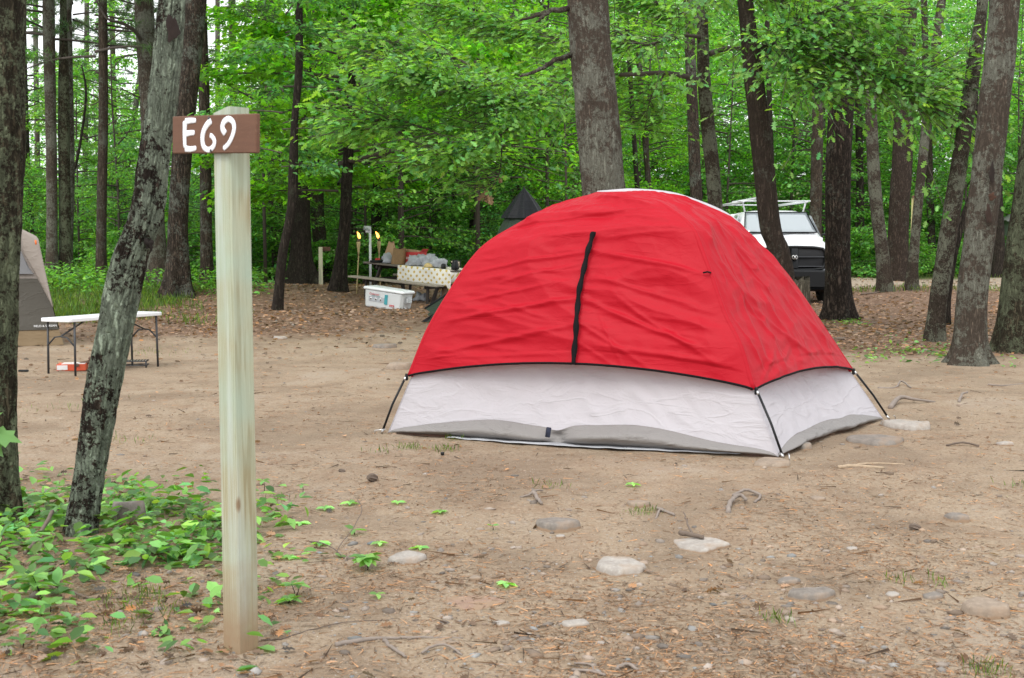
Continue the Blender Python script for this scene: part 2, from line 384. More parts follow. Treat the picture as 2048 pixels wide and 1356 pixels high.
def make_ground():
    ys = [-8, -4, -1, .8]; y = 1.8
    while y < 420: ys.append(y); y += max(.028, .0052*y*(1 if y < 60 else 6))
    ns = 420
    V = np.zeros((len(ys), ns+1, 3)); C = np.zeros((len(ys), ns+1, 4)); C[..., 3] = 1
    for j, y in enumerate(ys):
        half = 5+abs(y)*.75
        for i in range(ns+1):
            s = i/ns*2-1; x = s*half
            V[j, i] = (x, y, gz(x, y))
            if y < 30:
                q = noise.fractal(Vector((x*7, y*7, 0)), 1, 2.1, 4); r = noise.noise(Vector((x*2.3, y*2.3, 5)))
                V[j, i, 2] += (.007*q+.010*r)
            if y < 80: C[j, i, :3] = zone(x, y)
            else: C[j, i, :3] = (.6, .9, 0)
    w = ns+1; J, I = np.meshgrid(np.arange(len(ys)-1), np.arange(ns), indexing='ij'); a = (J*w+I).ravel()
    Fq = np.stack([a, a+1, a+w+1, a+w], 1)
    me = bpy.data.meshes.new('ground')
    me.vertices.add(V.shape[0]*w); me.vertices.foreach_set('co', V.astype(np.float32).ravel())
    me.loops.add(Fq.size); me.loops.foreach_set('vertex_index', Fq.astype(np.int32).ravel())
    me.polygons.add(len(Fq)); me.polygons.foreach_set('loop_start', (np.arange(len(Fq))*4).astype(np.int32))
    me.polygons.foreach_set('use_smooth', np.ones(len(Fq), bool))
    ca = me.color_attributes.new('zone', 'FLOAT_COLOR', 'POINT'); ca.data.foreach_set('color', C.astype(np.float32).ravel())
    t = NT('forest_floor'); v = t.coord()
    z = t.n('ShaderNodeSeparateColor'); t.l(t.attr('zone'), z.inputs[0])
    n1 = t.noise(v, 1.1, 5, .6); n2 = t.noise(v, 9, 6, .7); n3 = t.noise(v, 60, 5, .7); n4 = t.noise(v, 210, 2, .6)
    sand = t.mix(n2, (.245, .178, .118), (.372, .288, .203)); sand = t.mix(t.ramp(n1, [(.35, 0), (.7, 1)]), sand, (.325, .25, .172))
    sand = t.mix(t.ramp(n3, [(.45, 0), (.66, .65)]), sand, (.44, .36, .275))
    sand = t.mix(t.ramp(n3, [(.30, .8), (.46, 0)]), sand, (.16, .11, .072))
    ov = t.ramp(t.noise(v, 2.4, 6, .75), [(.48, 0), (.66, .75)])
    sand = t.mix(t.math('MULTIPLY', ov, .8), sand, (.235, .155, .10))
    big = t.noise(v, .75, 5, .65, .6); sand = t.mix(t.ramp(big, [(.40, .55), (.52, 0)]), sand, (.20, .15, .105)); sand = t.mix(t.ramp(big, [(.55, 0), (.68, .5)]), sand, (.40, .34, .27))
    # small grit
    vd = t.voro(v, 70, 'F1'); vc = t.voro(v, 70, 'F1', 'Color')
    gsel = t.n('ShaderNodeSeparateColor'); t.l(vc, gsel.inputs[0])
    grit = t.math('MULTIPLY', t.ramp(vd, [(.22, 1), (.34, 0)]), t.ramp(gsel.outputs[0], [(.72, 0), (.78, 1)]))
    sand = t.mix(t.math('MULTIPLY', grit, .7), sand, t.mix(gsel.outputs[1], (.24, .2, .17), (.60, .54, .47)))
    lv = t.coord('Object', (1, 1, 1)); ld = t.voro(lv, 17, 'F1', 'Color'); le = t.voro(lv, 17, 'DISTANCE_TO_EDGE')
    ls = t.n('ShaderNodeSeparateColor'); t.l(ld, ls.inputs[0])
    lit = t.ramp(ls.outputs[0], [(0, (.10, .065, .045)), (.35, (.175, .115, .08)), (.7, (.25, .17, .12)), (1, (.36, .27, .20))])
    lit = t.mix(t.ramp(le, [(0, .8), (.06, 0)]), lit, (.07, .045, .03))
    lit = t.mix(t.math('MULTIPLY', n3, .6), lit, (.20, .115, .07))
    grn = t.mix(n3, (.05, .085, .025), (.15, .20, .07))
    c = t.mix(t.ramp(t.math('ADD', z.outputs[0], t.math('MULTIPLY', t.math('SUBTRACT', n2, .5), .7)), [(.35, 0), (.6, 1)]), sand, lit)
    c = t.mix(t.ramp(t.math('ADD', z.outputs[1], t.math('MULTIPLY', t.math('SUBTRACT', n2, .5), .9)), [(.42, 0), (.62, .9)]), c, grn)
    c = t.mix(z.outputs[2], c, t.mix(n2, (.34, .275, .21), (.42, .35, .275)))
    h = t.math('ADD', t.math('ADD', t.math('MULTIPLY', n3, .5), t.math('MULTIPLY', n4, .25)), t.math('MULTIPLY', grit, .35))
    h = t.math('ADD', h, t.math('MULTIPLY', t.math('MULTIPLY', ls.outputs[1], z.outputs[0]), .8))
    me.materials.append(t.done(t.bsdf(c, .95, 0, t.bump(h, .9, .018), .1)))
    me.update(calc_edges=True)
    o = bpy.data.objects.new('ground', me); COL.objects.link(o); o['kind'] = 'structure'
make_ground()
# ---- sky and light
W = bpy.data.worlds.new('World'); scene.world = W; W.use_nodes = True
nt = W.node_tree; nt.nodes.clear()
so = nt.nodes.new('ShaderNodeOutputWorld'); bg = nt.nodes.new('ShaderNodeBackground')
sky = nt.nodes.new('ShaderNodeTexSky'); sky.sky_type = 'NISHITA'; sky.sun_disc = False
SUN_EL, SUN_ROT = math.radians(52), math.radians(205)
sky.sun_elevation = SUN_EL; sky.sun_rotation = SUN_ROT; sky.air_density = 1.0; sky.dust_density = 4.0
hs = nt.nodes.new('ShaderNodeHueSaturation'); hs.inputs['Saturation'].default_value = .18; hs.inputs['Value'].default_value = 1.0
mx = nt.nodes.new('ShaderNodeMix'); mx.data_type = 'RGBA'; mx.inputs[0].default_value = .55; mx.inputs[7].default_value = (15.5, 15.8, 16.2, 1)
nt.links.new(sky.outputs[0], hs.inputs['Color']); nt.links.new(hs.outputs[0], mx.inputs[6])
nt.links.new(mx.outputs[2], bg.inputs[0]); bg.inputs[1].default_value = SKY_STRENGTH
nt.links.new(bg.outputs[0], so.inputs[0])
sl = bpy.data.lights.new('sun', 'SUN'); sl.energy = 1.5; sl.angle = math.radians(25); sl.color = (1, .96, .9)
sun = bpy.data.objects.new('sun', sl); COL.objects.link(sun)
sd = Vector((math.sin(SUN_ROT)*math.cos(SUN_EL), math.cos(SUN_ROT)*math.cos(SUN_EL), math.sin(SUN_EL)))
sun.rotation_euler = sd.to_track_quat('Z', 'Y').to_euler(); sun.location = (0, 0, 20)
scene.view_settings.view_transform = 'Standard'; scene.view_settings.look = 'None'; scene.view_settings.exposure = 0
scene.cycles.max_bounces = 8; scene.cycles.diffuse_bounces = 4; scene.cycles.transmission_bounces = 6; scene.cycles.transparent_max_bounces = 8
# ================================================================== TREES
def spline(P, n):
    out = []; m = len(P)
    for k in range(m-1):
        p0, p1, p2, p3 = P[max(k-1, 0)], P[k], P[k+1], P[min(k+2, m-1)]
        for i in range(n):
            t = i/n
            out.append(.5*((2*p1)+(-p0+p2)*t+(2*p0-5*p1+4*p2-p3)*t*t+(-p0+3*p1-3*p2+p3)*t**3))
    out.append(P[-1]); return out
def trunk_tree(name, label, mat, base, pts, ring=20, step=.25, flare=.45, lobes=5, amp=.05, group=None, top=None, seed=0, cat='tree', dY=0, fl_h=.28, Y=None):
    b = ground(*base) if Y is None else Vector((at(base[0], base[1], Y).x, Y, 0)); Yb = b.y+dY
    P = []; 
    for (u, v, w) in pts:
        q = at(u, v, Yb); P.append(np.array([q.x, Yb, q.z, w/2*Yb/F*.97]))
    r0 = P[0][3]
    first = np.array([b.x, Yb, b.z-.12, r0*1.02])
    if P[0][2] < b.z+.15: P[0][:] = first
    else: P = [first]+P
    zt = top or (HC+Yb*.20+3.5)
    d = (P[-1]-P[-2]); d = d/max(.01, d[2])
    if zt > P[-1][2]:
        e = P[-1]+d*(zt-P[-1][2]); e[3] = max(.25*P[-1][3], P[-1][3]-.010*(zt-P[-1][2])); P.append(e)
    tot = P[-1][2]-P[0][2]
    Q = spline(P, max(3, int(tot/step/(len(P)-1))))
    rs = random.Random(seed+int(b.x*100)); ph = rs.uniform(0, 6.28); ox = rs.uniform(0, 50)
    vs = []; n = ring
    for i, q in enumerate(Q):
        x, y, z, r = q; hz = max(0, z-b.z)
        wob = .25*r*math.sin(z*.8+ph)
        fl = flare*math.exp(-hz/fl_h)
        for j in range(n):
            th = 2*PI*j/n; c, s_ = math.cos(th), math.sin(th)
            k = 1+fl*(1+.7*math.cos(lobes*th+ph)+.35*math.cos((lobes+2)*th+ph*2))
            if ring > 50: k -= amp*.75*max(0, 1-abs(noise.noise(Vector((c*3.2+ox, s_*3.2, z*3.4+ox))))/.13)
            if ring > 50: k += amp*.35*noise.noise(Vector((c*11+ox, s_*11, z*16)))
            k += amp*noise.noise(Vector((c*2+ox, s_*2, z*2.2)))+amp*.5*noise.noise(Vector((c*5+ox, s_*5, z*5)))
            vs.append((x+c*r*k, y+wob+s_*r*k, z))
    fs = [(i*n+j, i*n+(j+1) % n, (i+1)*n+(j+1) % n, (i+1)*n+j) for i in range(len(Q)-1) for j in range(n)]
    mb = MB().add(vs, fs)
    root = thing(name, label, cat, (b.x, Yb, b.z), group=group)
    mb.build('trunk', mat, root, (b.x, Yb, b.z))
    root_info = dict(o=root, b=Vector((b.x, Yb, b.z)), Q=Q, Y=Yb)
    return root_info
def limbs(T, polys, mat=None, name='limb'):
    """polys: list of (list of (u,v,dY), w0, w1) in picture measure at the tree's depth"""
    for (pp, w0, w1) in polys:
        P = [at(u, v, T['Y']+d) for u, v, d in pp]; P = [np.array(p) for p in P]
        Q = spline(P, 5); n = len(Q)
        rs = random.Random(int(pp[0][0])); k = T['Y']/F/2
        Q = [q+np.array([0, 0, rs.uniform(-1, 1)*.012*(1 if 0 < i < n-1 else 0)]) for i, q in enumerate(Q)]
        MB().tube(Q, [(w0+(w1-w0)*i/(n-1))*k for i in range(n)], 8).build(name, mat or M['twig'], T['o'], T['b'])
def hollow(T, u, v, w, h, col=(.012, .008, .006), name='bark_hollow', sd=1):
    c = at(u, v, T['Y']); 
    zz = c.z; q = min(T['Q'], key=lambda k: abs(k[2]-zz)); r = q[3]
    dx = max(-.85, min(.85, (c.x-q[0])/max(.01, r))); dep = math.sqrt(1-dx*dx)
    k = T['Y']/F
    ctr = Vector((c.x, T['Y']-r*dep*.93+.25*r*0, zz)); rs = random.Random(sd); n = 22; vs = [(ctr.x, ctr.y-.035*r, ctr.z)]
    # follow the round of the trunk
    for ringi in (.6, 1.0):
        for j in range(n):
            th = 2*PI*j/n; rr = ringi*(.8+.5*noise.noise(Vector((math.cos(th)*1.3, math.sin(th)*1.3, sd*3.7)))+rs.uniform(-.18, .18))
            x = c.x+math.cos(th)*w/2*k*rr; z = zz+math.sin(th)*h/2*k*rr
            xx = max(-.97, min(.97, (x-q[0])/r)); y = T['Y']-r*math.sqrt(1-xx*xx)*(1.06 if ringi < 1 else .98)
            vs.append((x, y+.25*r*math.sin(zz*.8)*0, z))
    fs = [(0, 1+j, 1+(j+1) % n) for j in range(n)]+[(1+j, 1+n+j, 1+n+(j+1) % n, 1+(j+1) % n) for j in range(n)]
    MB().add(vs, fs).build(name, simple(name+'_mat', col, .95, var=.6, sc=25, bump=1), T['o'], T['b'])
BASE = {}
# foreground trunks
BASE['edge'] = trunk_tree('mossy_tree', 'mossy brown tree trunk cut off by the left edge of the photo, nearest the camera', M['bark_moss'], (-18, 1045), [(-18, 1040, 92), (-14, 900, 84), (-12, 600, 88), (-2, 300, 90), (3, 0, 86)], ring=56, step=.03, flare=.25, amp=.10, seed=1)
LT = trunk_tree('leaning_pine', 'crooked leaning pine trunk covered in pale lichen just left of the sign post', M['bark_lichen'], (152, 1068), [(150, 1068, 62), (182, 915, 62), (208, 762, 71), (232, 640, 73), (256, 522, 71), (287, 437, 67), (304, 342, 60), (328, 171, 57), (341, 17, 53), (350, -80, 50)], ring=84, step=.022, flare=.12, amp=.16, seed=2, lobes=4)
hollow(LT, 350, 55, 24, 74, (.022, .013, .010), sd=2); hollow(LT, 302, 487, 17, 34, sd=3)
# big middle pine behind the tent
CP = trunk_tree('white_pine', 'thick straight grey pine trunk rising behind the top of the red tent', M['bark_grey'], (1235, 640), [(1222, 560, 92), (1209, 400, 88), (1196, 250, 88), (1182, 110, 84), (1174, 0, 82)], ring=56, step=.06, flare=.3, amp=.05, Y=13.5)
limbs(CP, [([(1150, 14, 0), (1110, 20, -.3), (1075, 30, -.5), (1040, 41, -.6)], 13, 4), ([(1100, 22, -.35), (1085, 34, -.5), (1072, 45, -.6)], 9, 3), ([(1150, 106, 0), (1115, 118, -.3), (1080, 138, -.5), (1040, 153, -.6)], 12, 5)], M['bark_brown'], 'dead_branch')
# right-hand trunks
RA = trunk_tree('oak_tree', 'slender grey oak with long side limbs, behind the right shoulder of the tent', M['bark_brown'], (1450, 620), [(1448, 520, 32), (1433, 436, 30), (1425, 342, 30), (1409, 170, 27), (1404, 0, 22)], Y=20)
RB = trunk_tree('leaning_pine', 'straight reddish pine standing in front of the left half of the pickup', M['bark_red'], (1590, 660), [(1574, 600, 46), (1556, 500, 44), (1540, 455, 43), (1528, 342, 43), (1510, 170, 40), (1491, 0, 32)], Y=18.5)
RC = trunk_tree('pitch_pine', 'thick dark pine covering the right edge of the pickup', M['bark_red'], (1677, 640), [(1677, 625, 56), (1677, 560, 52), (1677, 341, 51), (1683, 170, 50), (1691, 0, 51)], ring=32, flare=.35, step=.12)
RD = trunk_tree('smooth_pine', 'thin light brown trunk curving at its foot, right of the thick dark pine', M['bark_brown'], (1772, 583), [(1770, 575, 28), (1763, 500, 27), (1750, 390, 26), (1742, 211, 23), (1736, 0, 18)])
RE_ = trunk_tree('pitch_pine', 'dark rough pine between the two thin light trunks near the road', M['bark_red'], (1796, 562), [(1796, 555, 42), (1797, 420, 41), (1802, 341, 41), (1812, 136, 38), (1818, 0, 34)])
RF = trunk_tree('smooth_pine', 'thin pale trunk beside the tall wooden post at the road', M['bark_brown'], (1822, 580), [(1823, 570, 22), (1833, 436, 19), (1855, 232, 19), (1884, 0, 17)])
RG = trunk_tree('leaning_pine', 'slim brown trunk leaning right, left of the tree with the wound', M['bark_brown'], (1868, 682), [(1868, 678, 38), (1876, 600, 35), (1899, 443, 36), (1915, 341, 33), (1942, 170, 30), (1967, 0, 21), (1975, -60, 19)], ring=28, flare=.25, step=.1)
limbs(RG, [([(1938, 158, 0), (1925, 161, -.2), (1914, 158, -.3)], 7, 5), ([(1918, 246, 0), (1905, 251, -.1), (1893, 256, -.2)], 9, 4)], M['bark_brown'], 'dead_branch')
RH = trunk_tree('white_pine', 'lichen spotted pine with a dark slit and an orange wound in its bark', M['bark_grey'], (1940, 728), [(1942, 722, 66), (1946, 601, 62), (1966, 440, 62), (1976, 341, 61), (1994, 170, 61), (2009, 0, 57)], ring=48, flare=.42, step=.07, fl_h=.16)
hollow(RH, 1973, 347, 14, 42, (.02, .013, .01), sd=5); hollow(RH, 1972, 394, 20, 17, (.06, .028, .016), 'bark_wound', sd=6); hollow(RH, 1966, 430, 15, 50, (.035, .02, .014), sd=7)
RI = trunk_tree('lichen_tree', 'broad lichen covered trunk leaning at the right edge of the photo', M['bark_moss'], (2036, 704), [(2034, 690, 82), (2042, 560, 70), (2058, 430, 66), (2075, 300, 64), (2100, 100, 62)], ring=44, flare=.3, step=.08)
RJ = trunk_tree('crooked_sapling', 'thin dark crooked stem showing between the slim leaning trunk and the wounded pine', M['bark_dark'], (1893, 640), [(1894, 600, 14), (1906, 520, 14), (1925, 440, 14), (1948, 360, 12), (1952, 200, 9)], Y=21, ring=12)
RK = trunk_tree('dark_pine', 'very dark trunk beside the grey shed at the far right', M['bark_dark'], (1998, 510), [(1998, 500, 26), (1995, 380, 22), (1990, 100, 20)], Y=44)
# left-hand trunks
LB = trunk_tree('white_pine', 'tall grey trunk directly behind the leaning lichen pine, mostly hidden by it', M['bark_grey'], (322, 570), [(322, 560, 42), (312, 500, 40), (300, 205, 38), (287, 0, 38)])
LC = trunk_tree('white_pine', 'big brown pine with a wide mossy foot between the leaning pine and the post', M['bark_pine'], (352, 594), [(354, 588, 50), (356, 530, 45), (357, 444, 40), (366, 300, 40), (380, 150, 40), (391, 0, 42)], ring=32, flare=.6, fl_h=.35)
LD = trunk_tree('straight_pine', 'grey straight pine close to the left side of the sign post', M['bark_pine'], (414, 573), [(414, 565, 25), (412, 444, 24), (408, 200, 22), (404, 0, 19)])
L1 = trunk_tree('straight_pine', 'lichen flecked trunk, first one right of the tan tent', M['bark_grey'], (103, 557), [(103, 550, 23), (103, 440, 22), (101, 200, 22), (98, 0, 24)])
L2 = trunk_tree('straight_pine', 'dark twin trunk standing second from the tan tent', M['bark_moss'], (129, 557), [(128, 550, 25), (130, 440, 24), (128, 200, 22), (126, 0, 13)])
L2b = trunk_tree('straight_pine', 'paler twin trunk rising half behind the dark second trunk from the tan tent', M['bark_grey'], (139, 556), [(139, 540, 14), (140, 340, 20), (136, 160, 20), (133, 0, 17)], dY=.8)
L3 = trunk_tree('straight_pine', 'straight pine with short dead side branches standing left of the leaning lichen pine', M['bark_pine'], (203, 567), [(203, 560, 21), (203, 440, 20), (206, 200, 19), (206, 0, 17)])
limbs(L3, [([(204, 150, 0), (185, 140, 0), (160, 150, -.2)], 4, 1), ([(206, 90, 0), (235, 70, 0), (262, 40, -.3)], 4, 1), ([(204, 250, 0), (225, 245, 0), (248, 225, 0)], 3, 1), ([(204, 200, 0), (180, 210, 0), (150, 205, 0)], 3, 1), ([(206, 330, 0), (230, 322, 0), (250, 300, 0)], 3, 1)], None, 'dead_branch')
limbs(LB, [([(288, 95, 0), (270, 62, -.5), (240, 45, -.8), (215, 38, -1), (192, 0, -1)], 9, 3), ([(291, 200, 0), (268, 190, -.3), (240, 175, -.5)], 5, 1)], None, 'dead_branch')
L4 = trunk_tree('thin_sapling', 'thin bent sapling crossing the woods between two straight pines on the left', M['bark_dark'], (122, 560), [(123, 500, 8), (135, 400, 7), (158, 300, 6), (172, 190, 5), (163, 130, 3)], Y=34, ring=8, top=6)
L5 = trunk_tree('leaning_pine', 'thin grey trunk leaning right, seen left of the lichen pine', M['bark_grey'], (243, 560), [(244, 500, 12), (247, 400, 12), (262, 280, 11), (285, 120, 11)], Y=46, ring=12)
L0 = trunk_tree('straight_pine', 'brown trunk behind the peak of the tan tent', M['bark_pine'], (58, 552), [(58, 500, 26), (55, 440, 25), (50, 300, 20), (46, 100, 14)], Y=42)
LE = trunk_tree('dark_pine', 'dark trunk just right of the sign post in the woods', M['bark_pine'], (560, 560), [(560, 550, 32), (553, 430, 30), (543, 280, 32), (534, 0, 30)])
LF = trunk_tree('straight_pine', 'grey straight trunk partly hidden behind the crooked slim tree', M['bark_grey'], (548, 545), [(548, 530, 20), (552, 300, 20), (552, 0, 18)], Y=52)
LG = trunk_tree('crooked_tree', 'slim crooked tree bending left down to the leafy bank', M['bark_dark'], (554, 620), [(554, 614, 22), (560, 560, 20), (566, 505, 20), (580, 440, 20), (586, 400, 21), (587, 340, 20), (590, 240, 15), (598, 137, 16), (598, 0, 15)], ring=20, flare=.2)
LH = trunk_tree('white_pine', 'thick tree with spreading mossy roots beside the white marker post', M['bark_dark'], (603, 568), [(604, 560, 52), (602, 500, 42), (601, 430, 40), (604, 250, 38), (606, 0, 34)], ring=30, flare=.55, fl_h=.4)
LI = trunk_tree('white_pine', 'grey brown trunk standing right behind the white marker post', M['bark_pine'], (636, 566), [(636, 555, 30), (635, 430, 28), (634, 250, 26), (634, 0, 24)], dY=1.5)
LJ = trunk_tree('maple_tree', 'dark maple with bright green spreading crown left of the tiki torches', M['bark_dark'], (676, 582), [(676, 575, 36), (682, 520, 26), (690, 450, 24), (694, 360, 23), (700, 250, 20), (706, 100, 14), (708, 0, 9)], ring=24, flare=.35, top=9.5)
for k, (u, yy, w, tt, m_, lab) in enumerate([
    (1032, 40, 24, 2, 'bark_grey', 'pale grey trunk behind the black peak of the green tent'),
    (755, 42, 22, -6, 'bark_dark', 'dark trunk behind the right hand tiki torch'),
    (908, 44, 9, 4, 'bark_dark', 'thin dark stem in the woods above the crumpled bags on the picnic table'),
    (948, 46, 12, -8, 'bark_dark', 'dark stem in the woods left of the green pointed tent'),
    (868, 50, 16, 3, 'bark_pine', 'brown trunk in the woods above the yellow tablecloth'),
    (1115, 50, 14, 0, 'bark_dark', 'dark trunk in the gap between the green tent and the big grey pine'),
    (1088, 55, 11, 0, 'bark_pine', 'thin brown trunk just right of the black tent peak'),
    (1275, 40, 11, 12, 'bark_dark', 'dark forked stem right of the big grey pine above the tent'),
    (1298, 44, 13, 14, 'bark_pine', 'second dark stem right of the big grey pine above the tent'),
    (1392, 34, 26, 8, 'bark_pine', 'stout brown trunk behind the slender oak'),
    (1545, 46, 12, 6, 'bark_dark', 'dark trunk behind the ladder rack of the pickup'),
    (1633, 42, 26, -2, 'bark_pine', 'brown trunk in shade left of the thick dark pine'),
    (1720, 48, 16, 3, 'bark_dark', 'shaded trunk in the gap right of the thick dark pine'),
    (1860, 50, 16, 6, 'bark_pine', 'shaded trunk behind the road between thin pale trunk and slim leaning trunk'),
    (1645, 52, 14, 0, 'bark_grey', 'distant grey trunk above the roof of the pickup'),
    (788, 52, 12, 2, 'bark_dark', 'distant dark trunk above the brown paper bag on the table'),
    (470, 48, 18, 3, 'bark_pine', 'brown trunk hidden by the sign post except at its edges'),
    (170, 52, 12, -2, 'bark_grey', 'distant grey trunk in the bright gap left of the leaning lichen pine'),
    (232, 55, 11, 4, 'bark_pine', 'distant brown trunk beside the lichen pine'),
    (75, 54, 12, 2, 'bark_grey', 'distant pale trunk between tan tent and first lichen flecked trunk'),
    (437, 56, 12, 1, 'bark_grey', 'distant pale trunk left of the sign board'),
    ]):
    trunk_tree('forest_tree', lab, M[m_], (u+tt, 560), [(u+tt*.7, 480, w), (u, 380, w*.95), (u-tt, 200, w*.88), (u-tt*2, 0, w*.8)], Y=yy, ring=12, step=.5, seed=k)
# ---- crowns
def attach_crown(T, mb, L, lm, shape, name='crown', bm='twig'):
    o = link_mesh(name, L.mesh(name, M[lm], shape), T['o'])
    if mb and mb.v: mb.build('branches', M[bm], T['o'])
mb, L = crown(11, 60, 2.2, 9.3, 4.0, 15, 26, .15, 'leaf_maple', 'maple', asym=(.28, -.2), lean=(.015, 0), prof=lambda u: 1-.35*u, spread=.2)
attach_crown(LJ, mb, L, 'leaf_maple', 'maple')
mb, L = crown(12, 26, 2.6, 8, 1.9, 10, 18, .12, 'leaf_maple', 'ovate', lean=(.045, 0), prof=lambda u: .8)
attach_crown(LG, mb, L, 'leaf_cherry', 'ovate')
# long oak limbs reaching across the view
def limb_foliage(T, polys, seed, lm, shape, ls, dens=60, spread=.45, tw=1.0):
    L = Leaves(seed); mb = MB(); rng = L.rng; k = T['Y']/F/2; b = T['b']
    for (pp, w0, w1, leafy) in polys:
        P = [np.array(at(u, v, T['Y']+d)-b) for u, v, d in pp]; Q = spline(P, 6); n = len(Q)
        mb.tube(Q, [(w0+(w1-w0)*i/(n-1))*k for i in range(n)], 7)
        for i in range(int(n*leafy[0]), n):
            for _ in range(leafy[1]+(2 if pp[0][0] < 1402 else 0)):
                dd = Q[i]-Q[max(0, i-1)]; a = math.atan2(dd[1], dd[0])+rng.choice([-1, 1])*rng.uniform(.3, 1.3)
                rt = pp[0][0] >= 1402; tl = rng.uniform(.3, 1.0)*tw*(1.45 if rt else 1); tip = Q[i]+np.array([math.cos(a)*tl, math.sin(a)*tl*.8, rng.normal(-.12 if rt else .02, .34 if rt else .22)*tl])
                mb.tube([Q[i], (Q[i]+tip)/2+rng.normal(0, .02, 3), tip], [.007, .005, .003], 4, False)
                L.spray(Q[i], tip, leafy[2], ls, spread=.12, lo=.65, hi=1.35, warm=.12, tilt=.4)
    mb.build('limbs', M['twig'], T['o']); link_mesh('foliage', L.mesh('foliage', M[lm], shape), T['o'])
limb_foliage(RA, [
    ([(1408, 165, 0), (1380, 155, -.2), (1330, 146, -.5), (1270, 148, -.8), (1210, 152, -.6), (1120, 165, -1.2), (1060, 195, -1.6), (1000, 200, -2)], 12, 3.5, (.5, 4, 16)),
    ([(1120, 165, -1.2), (1090, 180, -1.6), (1050, 225, -2), (1000, 270, -2.3), (940, 305, -2.6), (880, 322, -2.8)], 7, 2, (.3, 3, 13)),
    ([(1060, 195, -1.6), (990, 160, -1.2), (900, 110, -1), (820, 90, -.8), (750, 100, -.8)], 5, 2, (.2, 5, 16)),
    ([(940, 305, -2.6), (860, 260, -2.2), (780, 240, -2), (720, 250, -2)], 4, 1.5, (.1, 3, 14)),
    ([(1210, 152, -.6), (1150, 90, .5), (1070, 60, 1), (980, 40, 1.2), (900, 20, 1.3)], 6, 2, (.3, 5, 16)),
    ([(1330, 146, -.5), (1300, 200, -.2), (1290, 260, .2)], 4, 2, (.3, 3, 12)),
    ([(1000, 200, -2), (930, 165, -2.2), (860, 150, -2.4), (790, 160, -2.6)], 4, 2, (.0, 4, 15)),
    ([(1000, 200, -2), (996, 240, -2), (1003, 285, -2), (1000, 340, -2.1), (985, 375, -2.1)], 5, 1.5, (.5, 1, 6)),
    ([(1406, 75, 0), (1350, 70, -.4), (1290, 90, -.8), (1230, 60, -1)], 8, 3, (.3, 4, 15)),
    ([(1400, 40, 0), (1330, 10, .4), (1260, -20, .6)], 6, 3, (.2, 5, 16)),
    ([(1418, 108, 0), (1450, 98, .2), (1500, 96, -1), (1560, 85, -1.4), (1620, 90, -1.8)], 12, 4, (.4, 5, 15)),
    ([(1500, 96, -1), (1560, 110, -1.4), (1600, 150, -1.8), (1640, 180, -2.1)], 7, 2, (.3, 5, 15)),
    ([(1560, 85, -1.4), (1600, 40, -1.8), (1680, 20, -2), (1760, 30, -2.2)], 5, 2, (.2, 5, 15)),
    ([(1408, 20, 0), (1450, -20, -.5), (1520, -10, -1.2), (1590, 10, -1.4)], 7, 2, (.2, 6, 15)),
    ([(1620, 90, -1.8), (1690, 110, -2), (1760, 150, -2.2), (1830, 160, -2.4)], 5, 2, (.1, 5, 14)),
    ([(1760, 150, -2.2), (1800, 190, -2.3), (1850, 205, -2.4)], 3, 1.5, (.1, 6, 14)),
    ], 21, 'leaf_oak', 'oak', .14, tw=1.25)
# needle crown, shared by the straight pines whose upper limbs show
def needle_crown(seed):
    mb, L = crown(seed, 36, 5.6, 13.5, 3.1, 10, 7, .19, None, 'needle', needles=True, prof=lambda u: 1-.55*u)
    m1 = L.mesh('needle_crown', M['needle'], 'needle')
    o = mb.build('tmp', M['twig']); m2 = o.data; bpy.data.objects.remove(o)
    return m1, m2
NC = [needle_crown(31), needle_crown(32)]
for i, T in enumerate([L1, L2b, L3, L5, LD, L0, LB, LC]):
    a, b = NC[i % 2]; z = (0, .6, -.5, 1.2, .3, -.6, 1.5, 1.2)[i]
    for nm, me in (('crown', a), ('branches', b)):
        o = link_mesh(nm, me, T['o']); o.location = (0, 0, z); o.rotation_euler = (0, 0, i*1.3)
# ---- young broadleaf trees filling the woods
def proto(seed, H, z0, R, nl, tw, lpt, ls, shape, lm, tr=.05):
    mb, L = crown(seed, nl, z0, H, R, tw, lpt, ls, None, shape, spread=.16)
    rs = random.Random(seed); 
    mb.tube([(0, 0, -.3), (rs.uniform(-.1, .1), 0, H*.3), (rs.uniform(-.2, .2), .1, H*.65), (rs.uniform(-.3, .3), 0, H)], [tr, tr*.8, tr*.55, .01], 8)
    o = mb.build('tmp', M['twig']); m2 = o.data; bpy.data.objects.remove(o)
    return L.mesh('crown', M[lm], shape), m2
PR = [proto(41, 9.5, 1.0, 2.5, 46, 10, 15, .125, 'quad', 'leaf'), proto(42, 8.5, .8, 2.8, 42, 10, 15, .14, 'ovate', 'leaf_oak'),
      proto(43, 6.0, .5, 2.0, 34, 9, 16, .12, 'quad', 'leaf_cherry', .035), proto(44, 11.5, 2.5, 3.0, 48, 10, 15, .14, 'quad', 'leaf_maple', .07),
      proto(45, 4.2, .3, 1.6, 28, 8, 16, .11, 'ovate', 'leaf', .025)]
def young(kind, x, y, s, rz, label, group, cat='tree', name='young_tree'):
    t = thing(name, label, cat, (x, y, gz(x, y)), rz, group); t.scale = (s, s, s)
    o1 = link_mesh('crown', PR[kind][0], t); o2 = link_mesh('trunk', PR[kind][1], t)
    return t
rs = random.Random(5); placed = []
def free(x, y, d):
    if any((x-a)**2+(y-b)**2 < d*d for a, b in placed): return False
    placed.append((x, y)); return True
n = 0
